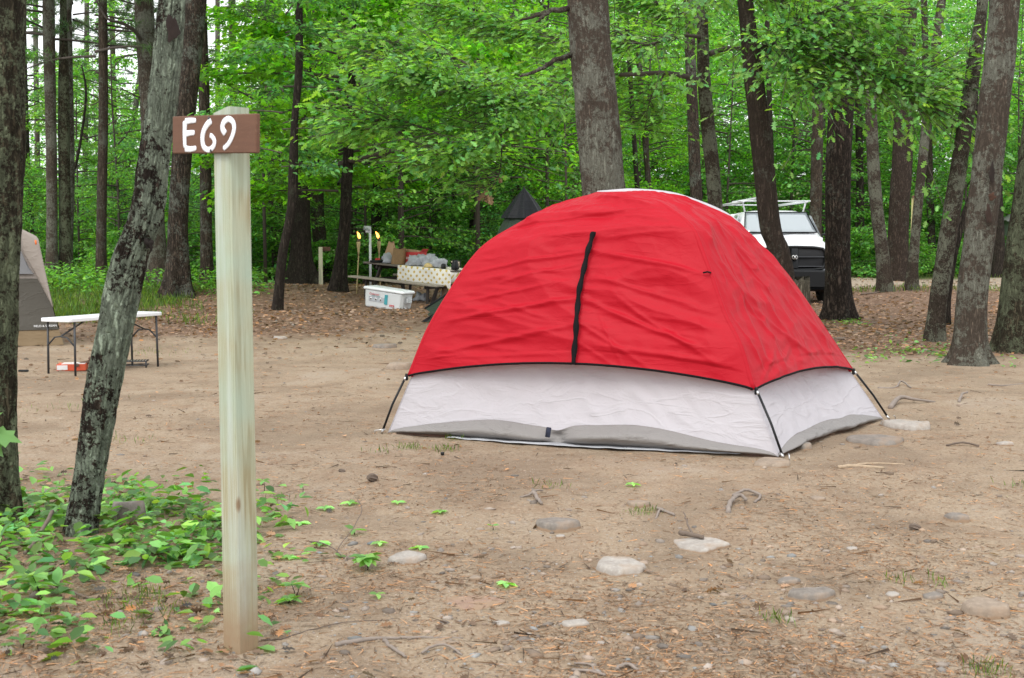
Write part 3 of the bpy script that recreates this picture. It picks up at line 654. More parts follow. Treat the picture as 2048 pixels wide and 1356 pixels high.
while n < 105:
    y = rs.uniform(36, 60); x = rs.uniform(-.46, .46)*y
    if x > 2.5 and y < 45.5: continue
    left = x < -.21*y
    if not free(x, y, 1.8): continue
    kind = rs.choice([2, 4, 2, 0, 1]) if left else rs.choice([0, 1, 0, 1, 3, 2, 3])
    s = rs.uniform(.75, 1.15)*(1 if not left else .85)
    nm = {0: 'young broadleaf tree with layered green leaves in the woods behind the campsite', 1: 'young oak with layered leaves in the woods behind the campsite', 2: 'small leafy sapling in the woods behind the campsite', 3: 'tall slender maple in the woods behind the campsite', 4: 'low bushy sapling in the woods behind the campsite'}[kind]
    young(kind, x, y, s, rs.uniform(0, 6.28), nm, {0: 'young broadleaf trees in the woods', 1: 'young oaks in the woods', 2: 'leafy saplings in the woods', 3: 'slender maples in the woods', 4: 'bushy saplings in the woods'}[kind]); n += 1
# shrubs along the edge of the woods
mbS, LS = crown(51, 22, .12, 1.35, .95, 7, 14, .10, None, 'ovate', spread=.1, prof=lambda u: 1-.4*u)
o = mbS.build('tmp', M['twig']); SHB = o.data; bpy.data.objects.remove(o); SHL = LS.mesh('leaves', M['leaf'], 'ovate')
n = 0; placed = []
while n < 70:
    y = rs.uniform(34, 48); x = rs.uniform(-.45, .45)*y
    if x > 2.5 and y < 45.2: y = rs.uniform(45.5, 49)
    if -8.5 < x < 2.5 and y < 37.5: continue
    if not free(x, y, 1.1): continue
    t = thing('shrub', 'knee high leafy shrub at the edge of the woods', 'shrub', (x, y, gz(x, y)), rs.uniform(0, 6.28), 'shrubs along the edge of the woods')
    s = rs.uniform(.6, 1.5); t.scale = (s*1.2, s*1.2, s)
    link_mesh('leaves', SHL, t); link_mesh('stems', SHB, t); n += 1
# the far woods read as one mass
def far_woods():
    # crowns sloped into a bank so light from above and front brightens the leaves
    r = np.random.default_rng(61); L = Leaves(61)
    for _ in range(8800):
        q = r.uniform(0, 1)**.85; x_ = r.uniform(-.6, .6)
        zt = 19 if x_ > -.17 else 11
        y = 50+34*q+r.normal(0, 1.5); x = x_*y
        if x_ < -.17 and q > .36 and r.random() < .72: continue
        if -.13 < x_ < -.05 and q > .72 and r.random() < .6: continue
        z = q*zt+r.normal(0, 1)*.9
        n = 50; s = r.uniform(.5, 1.1)
        P = np.array([x, y, max(.1, z)])+r.normal(0, 1, (n, 3))*np.array([s, s, s*.4])
        D = r.normal(0, 1, (n, 3)); D[:, 2] *= .4
        N = np.array([0, -.35, 1.])+r.normal(0, .5, (n, 3)); b = r.uniform(.45, 1.35)
        L.put(P, D, N, r.uniform(.13, .30, n), leaf_cols(r, n, .5*b, 1.3*b, .12))
    for _ in range(2600):
        y = r.uniform(84, 90); x = r.uniform(-.6, .6)*y; z = r.uniform(0, 5 if x < -.15*y else 17); n = 45; b = r.uniform(.35, 1.0)
        P = np.array([x, y, z])+r.normal(0, 1, (n, 3))*np.array([1.2, .8, .5]); D = r.normal(0, 1, (n, 3)); D[:, 2] *= .4
        L.put(P, D, np.array([0, -.5, 1.])+r.normal(0, .5, (n, 3)), r.uniform(.2, .4, n), leaf_cols(r, n, .5*b, 1.3*b, .12))
    return L.mesh('far_woods', M['leaf_far'], 'quad')
tag(link_mesh('far_woods', far_woods()), 'mass of green leaves of the distant woods closing the view', 'woods', kind='stuff')
# ================================================================== RED TENT
def cat_eval(P, t):
    m = len(P)-1; q = min(m-1e-6, max(0, t*m)); k = int(q); t = q-k
    p0, p1, p2, p3 = P[max(k-1, 0)], P[k], P[k+1], P[min(k+2, m)]
    return .5*((2*p1)+(-p0+p2)*t+(2*p0-5*p1+4*p2-p3)*t*t+(-p0+3*p1-3*p2+p3)*t**3)
def ray_plane(u, v, A, B):
    """where the sight line meets the upright plane through A and B: (share of the way A->B, height)"""
    r = ray(u, v); d = B-A
    det = r.x*d.y-r.y*d.x
    t = (A.x*d.y-A.y*d.x)/det
    p = Vector((r.x*t, r.y*t, HC+r.z*t))
    return np.array([((p.x-A.x)*d.x+(p.y-A.y)*d.y)/(d.x**2+d.y**2), p.z])
class Dome:
    def __init__(s, crown_xy, ztop, feet, profs):
        s.c = Vector((*crown_xy, 0)); s.zt = ztop; s.feet = feet; s.pr = []
        for f, pr in zip(feet, profs):
            P = [np.array([1.0, f.z])]+[np.array(p) for p in pr]+[np.array([0, ztop])]
            # resample evenly by arc length
            D = [P[i] for i in range(len(P))]; r = math.hypot(f.x-s.c.x, f.y-s.c.y)
            fine = [cat_eval(D, i/200) for i in range(201)]
            cum = [0]
            for i in range(200): cum.append(cum[-1]+math.hypot((fine[i+1][0]-fine[i][0])*r, fine[i+1][1]-fine[i][1]))
            res = []; j = 0
            for i in range(41):
                tgt = cum[-1]*i/40
                while j < 199 and cum[j+1] < tgt: j += 1
                w = (tgt-cum[j])/max(1e-9, cum[j+1]-cum[j]); res.append(fine[j]*(1-w)+fine[j+1]*w)
            s.pr.append(res)
    def pole(s, i, t):
        q = cat_eval(s.pr[i], t); f = s.feet[i]
        return Vector((s.c.x+(f.x-s.c.x)*q[0], s.c.y+(f.y-s.c.y)*q[0], q[1]))
    def wall(s, i, j, a, t, off=0, bulge=0.0):
        p = s.pole(i, t); q = s.pole(j, t); r = p.lerp(q, a)
        d = q-p; L = math.hypot(d.x, d.y)
        base = s.feet[j]-s.feet[i]; n = Vector((base.y, -base.x, 0)).normalized()
        if n.dot(s.c-s.feet[i]) > 0: n = -n
        up = 4*a*(1-a)*bulge*L
        nn = (n*math.cos(1.1*t)+Vector((0, 0, 1))*math.sin(1.1*t))
        if t > .75: r = r+Vector((0, 0, 1))*up*.9
        else: r = r+n*up*(1-t*.6)+Vector((0, 0, 1))*up*max(0, t-.2)
        return r+nn*off
G = ground
fl, fr, rr = G(772, 868), G(1559, 917), G(1771, 841)
rl = Vector((fl.x+rr.x-fr.x, fl.y+rr.y-fr.y, fl.z))
cxy = (.64, 9.42); C0 = Vector((*cxy, 0)); ZT = at(1240, 389, 9.4).z
def prof(foot, pts): return [ray_plane(u, v, C0, Vector((foot.x, foot.y, 0))) for u, v in pts]
pFL = prof(fl, [(820, 752), (858, 660), (905, 580), (938, 530), (975, 490), (1030, 456), (1085, 427), (1140, 408)])
pFR = prof(fr, [(1507, 779), (1481, 693), (1449, 628), (1420, 545), (1405, 505), (1385, 458), (1347, 425), (1300, 402)])
pRR = prof(rr, [(1702, 741), (1626, 628), (1569, 548), (1510, 486), (1452, 440), (1385, 411), (1320, 395)])
def fixp(P): # keep each pole falling steadily from crown to foot
    out = []; 
    for p in P:
        p = np.array([min(.97, max(.04, p[0])), min(ZT-.004, p[1])]); out.append(p)
    return out
pFL, pFR, pRR = fixp(pFL), fixp(pFR), fixp(pRR)
print('tent', fl, fr, rr, ZT); print([tuple(np.round(p, 2)) for p in pFL]); print([tuple(np.round(p, 2)) for p in pFR]); print([tuple(np.round(p, 2)) for p in pRR])
TENT = Dome(cxy, ZT, [fl, fr, rr, rl], [pFL, pFR, pRR, pFL])
def t_at(i, z, lo=0, hi=1):
    for _ in range(30):
        m = (lo+hi)/2
        if TENT.pole(i, m).z < z: lo = m
        else: hi = m
    return lo
tF = t_at(0, pFL[0][1]); tR = t_at(1, pFR[0][1]); tRR = t_at(2, pRR[0][1]); TH = [tF, tR, tRR, tF]
def fabric(name, col, tr, wr=.3, edge=None):
    t = NT(name); v = t.coord()
    wv = t.n('ShaderNodeMapping'); wv.inputs['Scale'].default_value = (1.3, 1.3, 4.5); wv.inputs['Rotation'].default_value = (0, .22, 0); t.l(v, wv.inputs[0])
    w = t.noise(wv.outputs[0], 1.8, 4, .45, .8); w = t.ramp(t.math('ABSOLUTE', t.math('SUBTRACT', w, .5)), [(0, 1), (.06, .25), (.25, 0)])
    w2 = t.noise(v, 9, 4, .55, .7); w2r = t.ramp(t.math('ABSOLUTE', t.math('SUBTRACT', w2, .5)), [(0, 1), (.07, .2), (.2, 0)])
    w3 = t.noise(v, 2.6, 4, .5, .5)
    h = t.math('ADD', t.math('ADD', t.math('MULTIPLY', w, wr*.7), t.math('MULTIPLY', w2r, wr*.2)), t.math('MULTIPLY', w3, 1.0))
    c = t.mix(t.noise(v, 1.7, 3), tuple(k*.94 for k in col), tuple(min(1, k*1.04) for k in col))
    nb = t.bump(h, .6, .025)
    p = t.bsdf(c, .55, 0, nb, .22)
    tl = t.n('ShaderNodeBsdfTranslucent'); t.l(c, tl.inputs[0]); t.l(nb, tl.inputs['Normal'])
    ms = t.n('ShaderNodeMixShader'); ms.inputs[0].default_value = tr; t.l(p, ms.inputs[1]); t.l(tl.outputs[0], ms.inputs[2])
    return t.done(ms.outputs[0])
M['red'] = fabric('red_nylon', (.49, .005, .018), .2, .14)
M['tent_white'] = fabric('white_nylon', (.57, .55, .58), .2, .32)
M['tub'] = fabric('grey_floor_cloth', (.25, .237, .228), .04, .6)
T0 = thing('dome_tent', 'large red and white dome tent standing in the middle of the clearing', 'tent', (.8, 9.2, 0))
ORG = (.8, 9.2, 0)
def project(p):
    y = p.y*math.cos(PITCH)-(p.z-HC)*math.sin(PITCH); z = p.y*math.sin(PITCH)+(p.z-HC)*math.cos(PITCH)
    return CX+F*p.x/y, CY-F*z/y
WG = {sd: [(a/50, t/50, *project(TENT.wall(i, j, a/50, t/50, .02, .02))) for a in range(51) for t in range(51)] for sd, i, j in ((0, 0, 1), (1, 1, 2))}
def a_t(sd, u, v):
    q = min(WG[sd], key=lambda q: (q[2]-u)**2+(q[3]-v)**2); return q[0], q[1]
CR = {0: [((905, 640), (1160, 603), .016, .012), ((950, 540), (1175, 508), .013, .010), ((1190, 503), (1412, 548), .016, .012), ((1170, 600), (1395, 690), .014, .013), ((880, 705), (1150, 655), .012, .014),
          ((1160, 655), (1300, 745), .010, .012), ((1160, 690), (1290, 765), .009, .010), ((870, 722), (1140, 712), .010, .010), ((1010, 560), (1150, 535), .008, .010), ((1190, 560), (1380, 605), .010, .012),
          ((1240, 600), (1430, 720), .010, .014), ((1200, 640), (1250, 740), .006, .010), ((985, 600), (1100, 640), .008, .012), ((930, 600), (1100, 575), .009, .010), ((1200, 700), (1450, 730), .008, .012), ((1100, 478), (1180, 470), .006, .008), ((1220, 480), (1370, 470), .007, .010)],
      1: [((1425, 560), (1500, 750), .018, .02), ((1440, 590), (1525, 740), .010, .014), ((1460, 560), (1560, 700), .008, .014), ((1500, 620), (1640, 730), .008, .014), ((1515, 770), (1545, 700), .010, .012), ((1525, 765), (1580, 690), .009, .012), ((1470, 500), (1540, 600), .007, .012), ((1535, 755), (1640, 700), .007, .012), ((1430, 470), (1470, 560), .007, .012)]}
CR = {k: [(*a_t(k, *p), *a_t(k, *q), h, w) for p, q, h, w in L_] for k, L_ in CR.items()}
def fold(a, t, seed, side):
    """long soft tension folds and sharp creases of the fly"""
    x = a*(3.0 if side == 0 else 2.1); y = t*2.6
    f = 0
    for (kx, ky, am, w) in ((.7, 3.0, .022, 0), (-.5, 4.6, .012, 2), (1.5, 8.5, .007, 5)) if side == 0 else ((2.2, 1.6, .022, 0), (3.0, 2.2, .012, 2), (5.0, 6.5, .008, 5)):
        n = noise.noise(Vector((x*kx+seed, y*ky+x*.5, seed+w)))
        f += am*(1-min(1, abs(n)*3.2))
    f += .022*noise.noise(Vector((x*1.1, y*1.3, seed)))
    f += .003*noise.noise(Vector((x*9, y*14, seed)))
    for (a0, t0, a1, t1, h, w) in CR.get(0 if seed == 1.3 else 1 if seed == 5.1 else 9, ()):
        dx, dy = (a1-a0)*3, (t1-t0)*2.6; L2 = dx*dx+dy*dy
        px, py = x if side == 0 else a*3, y
        px -= a0*3; py -= t0*2.6
        s_ = (px*dx+py*dy)/max(1e-6, L2)
        if -.1 < s_ < 1.1:
            d = abs(px*dy-py*dx)/math.sqrt(L2)+.006*noise.noise(Vector((s_*4, seed, h*99)))
            f += h*1.3*math.exp(-(d/(w*1.6))**2)*math.sin(PI*min(1, max(0, (s_+.1)/1.2)))**.6
    return f
TS = t_at(0, at(1200, 461, 8.75).z)
def hem_t(i, j, a):
    h = {(0, 1): .052, (1, 2): .028, (2, 3): .03, (3, 0): .03}[(i, j)]
    return TH[i]*(1-a)+TH[j]*a+h*math.sin(PI*a)**.75
for (i, j, nu, nv, sd) in ((0, 1, 150, 110, 1.3), (1, 2, 110, 110, 5.1), (2, 3, 60, 50, 7.7), (3, 0, 60, 50, 9.4)):
    side = 0 if i == 0 else 1
    def fly(u, v):
        t0 = hem_t(i, j, u); t = t0+(1-t0)*v
        edge = min(1, u*12)*min(1, (1-u)*12)
        off = .018+fold(u, t, sd, side)*edge*min(1, (1-v)*5)*(.6 if v < .05 else 1)+.02*max(0, 1-v*14)*math.sin(PI*u)
        if side == 0: off += (.016*sstep(TS-.004, TS+.004, t)-.012*math.exp(-((t-TS)/.02)**2))*edge*min(1, (1-v)*5)
        return TENT.wall(i, j, u, t, off, .02)
    if i == 0: FLY0 = MB().grid(fly, nu, nv)
    MB().grid(fly, nu*2 if i < 2 else nu, nv*2 if i < 2 else nv).build('rain_fly', M['red'], T0, ORG)
    # dark binding along the hem
    MB().tube([fly(k/60, 0) for k in range(61)], .0058, 6, ell=((0, 0, 1), 1.4)).build('hem_binding', M['black'], T0, ORG)
    # body wall below the fly and floor tub
    def zb(a):
        return .012+.125*math.sin(PI*a)**.52*(1+.18*math.cos(4.3*PI*(a-.2)) if i == 0 else .8)+.018*noise.noise(Vector((a*7+sd, 1, 1)))-(.03*math.exp(-((a-.46)/.03)**2) if i == 0 else 0)
    tb = lambda a: zb(a)/.42*TH[i]
    def wallp(u, v):
        t1 = hem_t(i, j, u)+.05; t = tb(u)+(t1-tb(u))*v
        e = math.sin(PI*u)
        wr = .010*(1-min(1, abs(noise.noise(Vector((u*9+sd, v*2.2+u*4, 3))))*3))+.007*noise.noise(Vector((u*22, v*6, sd)))
        sag = -.035*e*math.sin(PI*v)*(1 if i == 0 else .6)
        pin = 1-.6*max(0, 1-v*6)
        return TENT.wall(i, j, .002+u*.996, t, -.01+sag+wr*e*pin*1.1, -.012)
    MB().grid(wallp, 120 if i < 2 else 40, 40).build('tent_wall', M['tent_white'], T0, ORG)
    def tub(u, v):
        top = wallp(u, 0); e = math.sin(PI*u)**.5
        base = TENT.feet[i].lerp(TENT.feet[j], .02+.96*u); n = (TENT.feet[j]-TENT.feet[i]).normalized(); n = Vector((n.y, -n.x, 0))
        if n.dot(C0-base) > 0: n = -n
        base = base-n*(.02+.05*e); base.z = gz(base.x, base.y)+.012
        bil = .095*math.sin(PI*v**.8)*e*(1+.6*noise.noise(Vector((u*5+sd, v, 2))))*(1-.75*math.exp(-((u-.46)/.05)**2) if i == 0 else .8)+.014*noise.noise(Vector((u*16, v*4, sd)))*e
        p = base.lerp(top, v)+n*bil
        if i == 0: p = p-n*.05*math.exp(-((u-.46)/.02)**2)*math.sin(PI*v)
        return p
    MB().grid(tub, 110 if i < 2 else 30, 10).build('floor_tub', M['tub'], T0, ORG)
# pole ridge sleeves under the fly and white edge strip along the far ridge
for i in range(4):
    MB().tube([TENT.pole(i, TH[i]+(1-TH[i])*k/50) for k in range(51)], .0215, 10).build('fly_ridge', M['red'], T0, ORG)
t0 = .58
MB().tube([TENT.pole(2, t0+(1-t0)*k/40)+Vector((0, .015, .022)) for k in range(41)], [.034*min(1, .25+k/9, .2+(40-k)/9) for k in range(41)], 10, ell=((0, 1, 0), 2.2)).build('roof_edge', M['tent_white'], T0, ORG)
# zip flap strap on the front
zp = [(1187, 464), (1183, 480), (1176, 502), (1170, 530), (1164, 556), (1158, 585), (1156, 610), (1153, 640), (1152, 670), (1149, 700), (1147, 730)]
FP = [Vector(p) for p in FLY0.v]
FQ = [project(p) for p in FP]
def on_front(u, v):
    k = min(range(len(FQ)), key=lambda k: (FQ[k][0]-u)**2+(FQ[k][1]-v)**2)
    p = FP[k]; d = at(u, v, p.y); return d-ray(u, v).normalized()*.035
Z = [on_front(u, v) for u, v in zp]
Zs = [Vector(q) for q in spline([np.array(z) for z in Z], 4)]
mb = MB(); right = Vector((.94, -.35, 0)).normalized()
vs = []; fs = []
for k, p in enumerate(Zs):
    w = .017+.004*math.sin(k*1.1)
    vs += [p-right*w, p-right*w*.3+Vector((0, -.006, .004)), p+right*w]
    if k: b = 3*(k-1); fs += [(b, b+1, b+4, b+3), (b+1, b+2, b+5, b+4)]
mb.add(vs, fs).build('zip_strap', M['black'], T0, ORG, solid=.004)
# corner poles, feet, hooks
for i in range(4):
    f = TENT.feet[i]; top = TENT.pole(i, TH[i]*1.03); out = Vector((f.x-C0.x, f.y-C0.y, 0)).normalized()
    f2 = f+out*.03; f2.z = gz(f2.x, f2.y)+.01; tp = top+out*.035+Vector((0, 0, -.015))
    MB().tube([f2, f2.lerp(tp, .5)+out*.012, tp], .0085, 10).build('tent_pole', M['black_plastic'], T0, ORG)
    MB().tube([f2-(tp-f2)*.01, f2.lerp(tp, .07)], .0095, 10).build('pole_ferrule', M['steel'], T0, ORG)
    MB().tube([f2.lerp(tp, .93), f2.lerp(tp, .99)], .0095, 10).build('pole_ferrule', M['steel'], T0, ORG)
    MB().tube([f2+Vector((.03, -.02, .03)), f2+out*.05+Vector((0, 0, .02)), f2+out*.055+Vector((0, 0, -.03))], .004, 6).build('stake', M['steel'], T0, ORG)
    MB().box(top+out*.03+Vector((0, 0, -.02)), (.022, .022, .05), None, .005).build('pole_clip', M['black_plastic'], T0, ORG)
hk = TENT.pole(1, t_at(1, ray_plane(1419, 545, C0, Vector((fr.x, fr.y, 0)))[1]))
MB().tube([hk+Vector((-.05, -.03, .0)), hk+Vector((-.025, -.05, .006)), hk+Vector((0, -.03, .0))], .006, 6).build('fly_loop', M['black'], T0, ORG)
bz = fl.lerp(fr, .455)+Vector((-.03, -.10, .10))
MB().box(bz, (.035, .012, .07), Matrix.Rotation(.15, 3, 'Y'), .004).build('door_toggle', simple('navy_web', (.02, .025, .05), .7), T0, ORG)
# ground sheet peeping out under the front edge
a0, a1 = G(893, 879), G(1480, 912)
def sheet(u, v):
    p = a0.lerp(a1, u); n = Vector((.33, .94, 0)); q = p+n*v*.5+Vector((0, -.02*math.sin(PI*u), 0)); q.z = gz(q.x, q.y)+.016+.006*noise.noise(Vector((u*20, v*4, 0)))
    return q
tag(MB().grid(sheet, 60, 8).build('ground_sheet', fabric('grey_tarp', (.40, .41, .43), .02, .5), None, tuple(a0), solid=.003), 'grey ground sheet peeping out beneath the front of the red tent', 'tarp')
# ================================================================== SIGN POST
b = G(476, 1310); PB = Vector((b.x, b.y+.05, gz(b.x, b.y+.05)))
ang = math.radians(-39.3); n1 = Vector((math.sin(ang), -math.cos(ang), 0)); t1 = Vector((math.cos(ang), math.sin(ang), 0))
ptop = at(466, 217, PB.y).z-.008
def wood_mat():
    t = NT('treated_pine'); v = t.coord(); g = t.n('ShaderNodeMapping'); g.inputs['Scale'].default_value = (1, 1, .045); t.l(v, g.inputs[0])
    wv = t.n('ShaderNodeTexWave', wave_type='BANDS', bands_direction='X'); t.l(g.outputs[0], wv.inputs['Vector'])
    wv.inputs['Scale'].default_value = 38; wv.inputs['Distortion'].default_value = 11; wv.inputs['Detail'].default_value = 2; wv.inputs['Detail Scale'].default_value = .9
    gr = t.ramp(t.noise(g.outputs[0], 150, 4, .7), [(.35, 0), (.65, 1)]); bl = t.noise(v, 2.6, 3); st = t.noise(g.outputs[0], 26, 4)
    c = t.mix(t.ramp(wv.outputs['Fac'], [(.2, 0), (.95, 1)]), (.45, .45, .32), (.31, .275, .165))
    c = t.mix(t.math('MULTIPLY', gr, .55), c, (.30, .275, .17)); c = t.mix(t.ramp(bl, [(.42, 0), (.62, .75)]), c, (.36, .46, .37))
    c = t.mix(t.ramp(st, [(.50, 0), (.72, .6)]), c, (.50, .56, .53))
    kn = t.voro(t.coord('Object', (1, 1, .35)), 6, 'F1'); c = t.mix(t.ramp(kn, [(.03, .8), (.07, 0)]), c, (.20, .11, .05))
    s = t.n('ShaderNodeSeparateXYZ'); t.l(v, s.inputs[0])
    dirt = t.ramp(t.math('ADD', s.outputs[2], t.math('MULTIPLY', t.noise(v, 14, 5), .22)), [(.14, 1), (.46, 0)])
    c = t.mix(dirt, c, (.30, .21, .13))
    return t.done(t.bsdf(c, .75, 0, t.bump(t.math('ADD', wv.outputs['Fac'], gr), .35, .002), .3))
M['post'] = wood_mat()
PT = thing('sign_post', 'pale square timber post with a brown site number board near the camera', 'sign post', tuple(PB), ang)
hh = ptop-PB.z
mb = MB(); w = .0445; c = .006
prof8 = [(-w+c, -w), (w-c, -w), (w, -w+c), (w, w-c), (w-c, w), (-w+c, w), (-w, w-c), (-w, -w+c)]
vs = []; 
zs = [-.15]+[hh*k/14 for k in range(15)]
for z in zs:
    for (x, y) in prof8: vs.append((x+.002*math.sin(z*3), y, z+(.010*(x/w) if z == zs[-1] else 0)))
fs = [(i*8+j, i*8+(j+1) % 8, (i+1)*8+(j+1) % 8, (i+1)*8+j) for i in range(len(zs)-1) for j in range(8)]
fs.append(tuple((len(zs)-1)*8+j for j in range(8)))
mb.add(vs, fs).build('post', M['post'], PT, smooth=False)
zc = (at(400, 226, PB.y).z+at(400, 307, PB.y).z)/2-PB.z; sh = (at(517, 224, PB.y-.13).z-at(517, 308, PB.y-.13).z)*.93
def solve_x(u):   # where along the board the sight line falls
    best = min(((abs((Q.x/(Q.y)*F*1.0)-(u-CX)), x) for x in [k*.002 for k in range(-200, 200)] for Q in [PB+t1*x+n1*(w+.019)]), key=lambda k: k[0])
    return best[1]
xl, xr = solve_x(352), solve_x(518)
print('board', xl, xr, sh)
bcx = (xl+xr)/2; bw = xr-xl; by = -w-.0105
t = NT('brown_board'); v = t.coord(); g = t.coord('Object', (1, 1, 8))
cc = t.mix(t.noise(g, 9, 4), (.105, .052, .032), (.165, .082, .050)); cc = t.mix(t.ramp(t.noise(v, 60, 3), [(.62, 0), (.8, .4)]), cc, (.25, .16, .11))
M['board'] = t.done(t.bsdf(cc, .7, 0, t.bump(t.noise(g, 60, 3), .3, .002), .3))
bd = MB().box((bcx, by, zc), (bw, .019, sh), None, .003).build('number_board', M['board'], PT, smooth=False)
paint = simple('white_brush_paint', (.78, .80, .84), .5, var=.08, sc=30, bump=.4)
def stroke(name, pts, r=.0105):
    P = [(bcx+(fx-.5)*bw, by-.0105, zc+(.5-fy)*sh) for fx, fy in pts]
    Q = spline([np.array(p) for p in P], 6) if len(P) > 2 else [np.array(p) for p in P]
    n = len(Q); rad = [r*(1.15-.35*k/(n-1))*(.55 if k in (0, n-1) else 1) for k in range(n)]
    return MB().tube(Q, rad, 10, ell=((0, 1, 0), .22))
e = MB()
for pts in ([(.165, .13), (.16, .5), (.165, .86)], [(.165, .15), (.23, .13), (.30, .13)], [(.165, .48), (.22, .46), (.285, .45)], [(.165, .87), (.23, .89), (.305, .86)]):
    s_ = stroke('', pts); e.add(s_.v, s_.f)
e.build('painted_letter', paint, bd)
stroke('', [(.485, .14), (.43, .27), (.39, .45), (.38, .66), (.40, .84), (.455, .91), (.51, .83), (.525, .68), (.495, .56), (.47, .53)]).build('painted_digit', paint, bd)
stroke('', [(.655, .50), (.62, .36), (.635, .20), (.69, .12), (.74, .20), (.755, .36), (.735, .56), (.69, .76), (.63, .89)]).build('painted_digit', paint, bd)
for (fx, fy) in ((.46, .08), (.485, .93)):
    MB().lathe([(.0001, 0), (.005, .001), (.005, .003), (.0001, .0035)], (0, 0, 0), 8).build('screw', M['dark_steel'], bd).location = (bcx+(fx-.5)*bw, by-.0100, zc+(.5-fy)*sh)
for o in bd.children:
    if o.name.startswith('screw'): o.rotation_euler = (PI/2, 0, 0)
th_ = math.radians(2.2); Rb_ = Matrix.Rotation(th_, 3, 'Y'); c_b = Vector((bcx, by, zc)); bd.rotation_euler = (0, th_, 0); bd.location = c_b-Rb_ @ c_b+Vector((0, -.001, -.006))
# far wooden markers
def marker(name, label, px, Y, y0, y1, w, mat, board=None):
    bt = at(px, y1, Y); bt.z = gz(bt.x, Y)-.05; tp = at(px, y0, Y); T = thing(name, label, 'post', tuple(bt), .2)
    MB().box((0, 0, (tp.z-bt.z)/2), (w, w, tp.z-bt.z), None, .006).build('post', mat, T)
    if board: MB().box((board[0], -.02, tp.z-bt.z+board[1]), (board[2], .02, board[3]), None, .003).build('number_board', M['board'], T)
pale = simple('pale_timber', (.55, .50, .34), .8, var=.15, sc=12)
marker('marker_post', 'short pale post with small brown board between two mossy trees behind', 642, 31, 494, 575, .095, simple('cream_timber', (.60, .57, .40), .8, var=.1), (.12, -.05, .24, .11))
marker('marker_post', 'tall yellowish timber post by the road beside the thin pale trunk', 1824, 33.5, 396, 583, .11, simple('yellow_timber', (.42, .38, .17), .8, var=.1), (0, .02, .14, .09))
# ================================================================== PICKUP
TY = 26.3; TX = (1588-CX)/F*TY; TR = thing('pickup_truck', 'white pickup truck with black grille and roof rack parked behind the red tent', 'truck', (TX, TY, gz(TX, TY)), math.radians(-1))
def loft(secs, n=None):
    """secs: list of (y, [(x,z)...]) half profiles from centre top outward and down; mirrored"""
    mb = MB(); m = len(secs[0][1]); vs = []
    for y, pr in secs:
        yy = y if hasattr(y, '__len__') else [y]*m
        L = [(-x, yy[k], z) for k, (x, z) in enumerate(pr)][::-1]+[(x, yy[k], z) for k, (x, z) in enumerate(pr)]
        vs += L
    w = 2*m; fs = [(i*w+j, (i+1)*w+j, (i+1)*w+j+1, i*w+j+1) for i in range(len(secs)-1) for j in range(w-1)]
    fs += [tuple(range(w)), tuple((len(secs)-1)*w+j for j in range(w-1, -1, -1))]
    return mb.add(vs, fs)
WP = M['white_paint']; BP = M['black_plastic']
hood = lambda z, w, s: [(0, z), (w*.45, z+.005), (w*.62, z-.035*s), (w*.86, z-.03*s), (w*.97, z-.10), (w, z-.22), (w, .62)]
body = loft([(.10, hood(1.17, .93, 1)), (.16, hood(1.215, .97, 1)), (.6, hood(1.29, .99, 1)), (1.2, hood(1.36, 1.0, 1)), (1.55, hood(1.40, 1.0, .6)), (1.75, hood(1.42, 1.0, .2)), (5.9, hood(1.42, 1.0, 0))])
body.build('body', WP, TR, smooth=False, bevel=.02)
cabp = lambda z, wt, wb: [(0, z), (wt*.6, z-.012), (wt*.92, z-.05), (wt, z-.12), (wb, 1.42), (wb, 1.30)]
loft([(1.50, cabp(1.47, .86, .93)), (1.85, cabp(1.74, .80, .95)), (2.22, cabp(1.985, .74, .96)), (2.5, cabp(2.03, .74, .965)), (3.5, cabp(2.03, .74, .965)), (3.75, cabp(1.96, .74, .95))]).build('cab', WP, TR, smooth=False, bevel=.025)
capp = lambda z: [(0, z), (.6, z-.01), (.86, z-.05), (.93, z-.13), (.98, 1.42), (.98, 1.35)]
loft([(3.85, capp(1.93)), (3.95, capp(1.99)), (5.7, capp(1.99)), (5.85, capp(1.9))]).build('bed_cap', WP, TR, smooth=False, bevel=.03)
t = NT('windscreen_glass'); M['glass'] = t.done(t.bsdf((.30, .34, .36), .04, 0, None, 1.0, Coat_Weight=1.0, Coat_Roughness=.02))
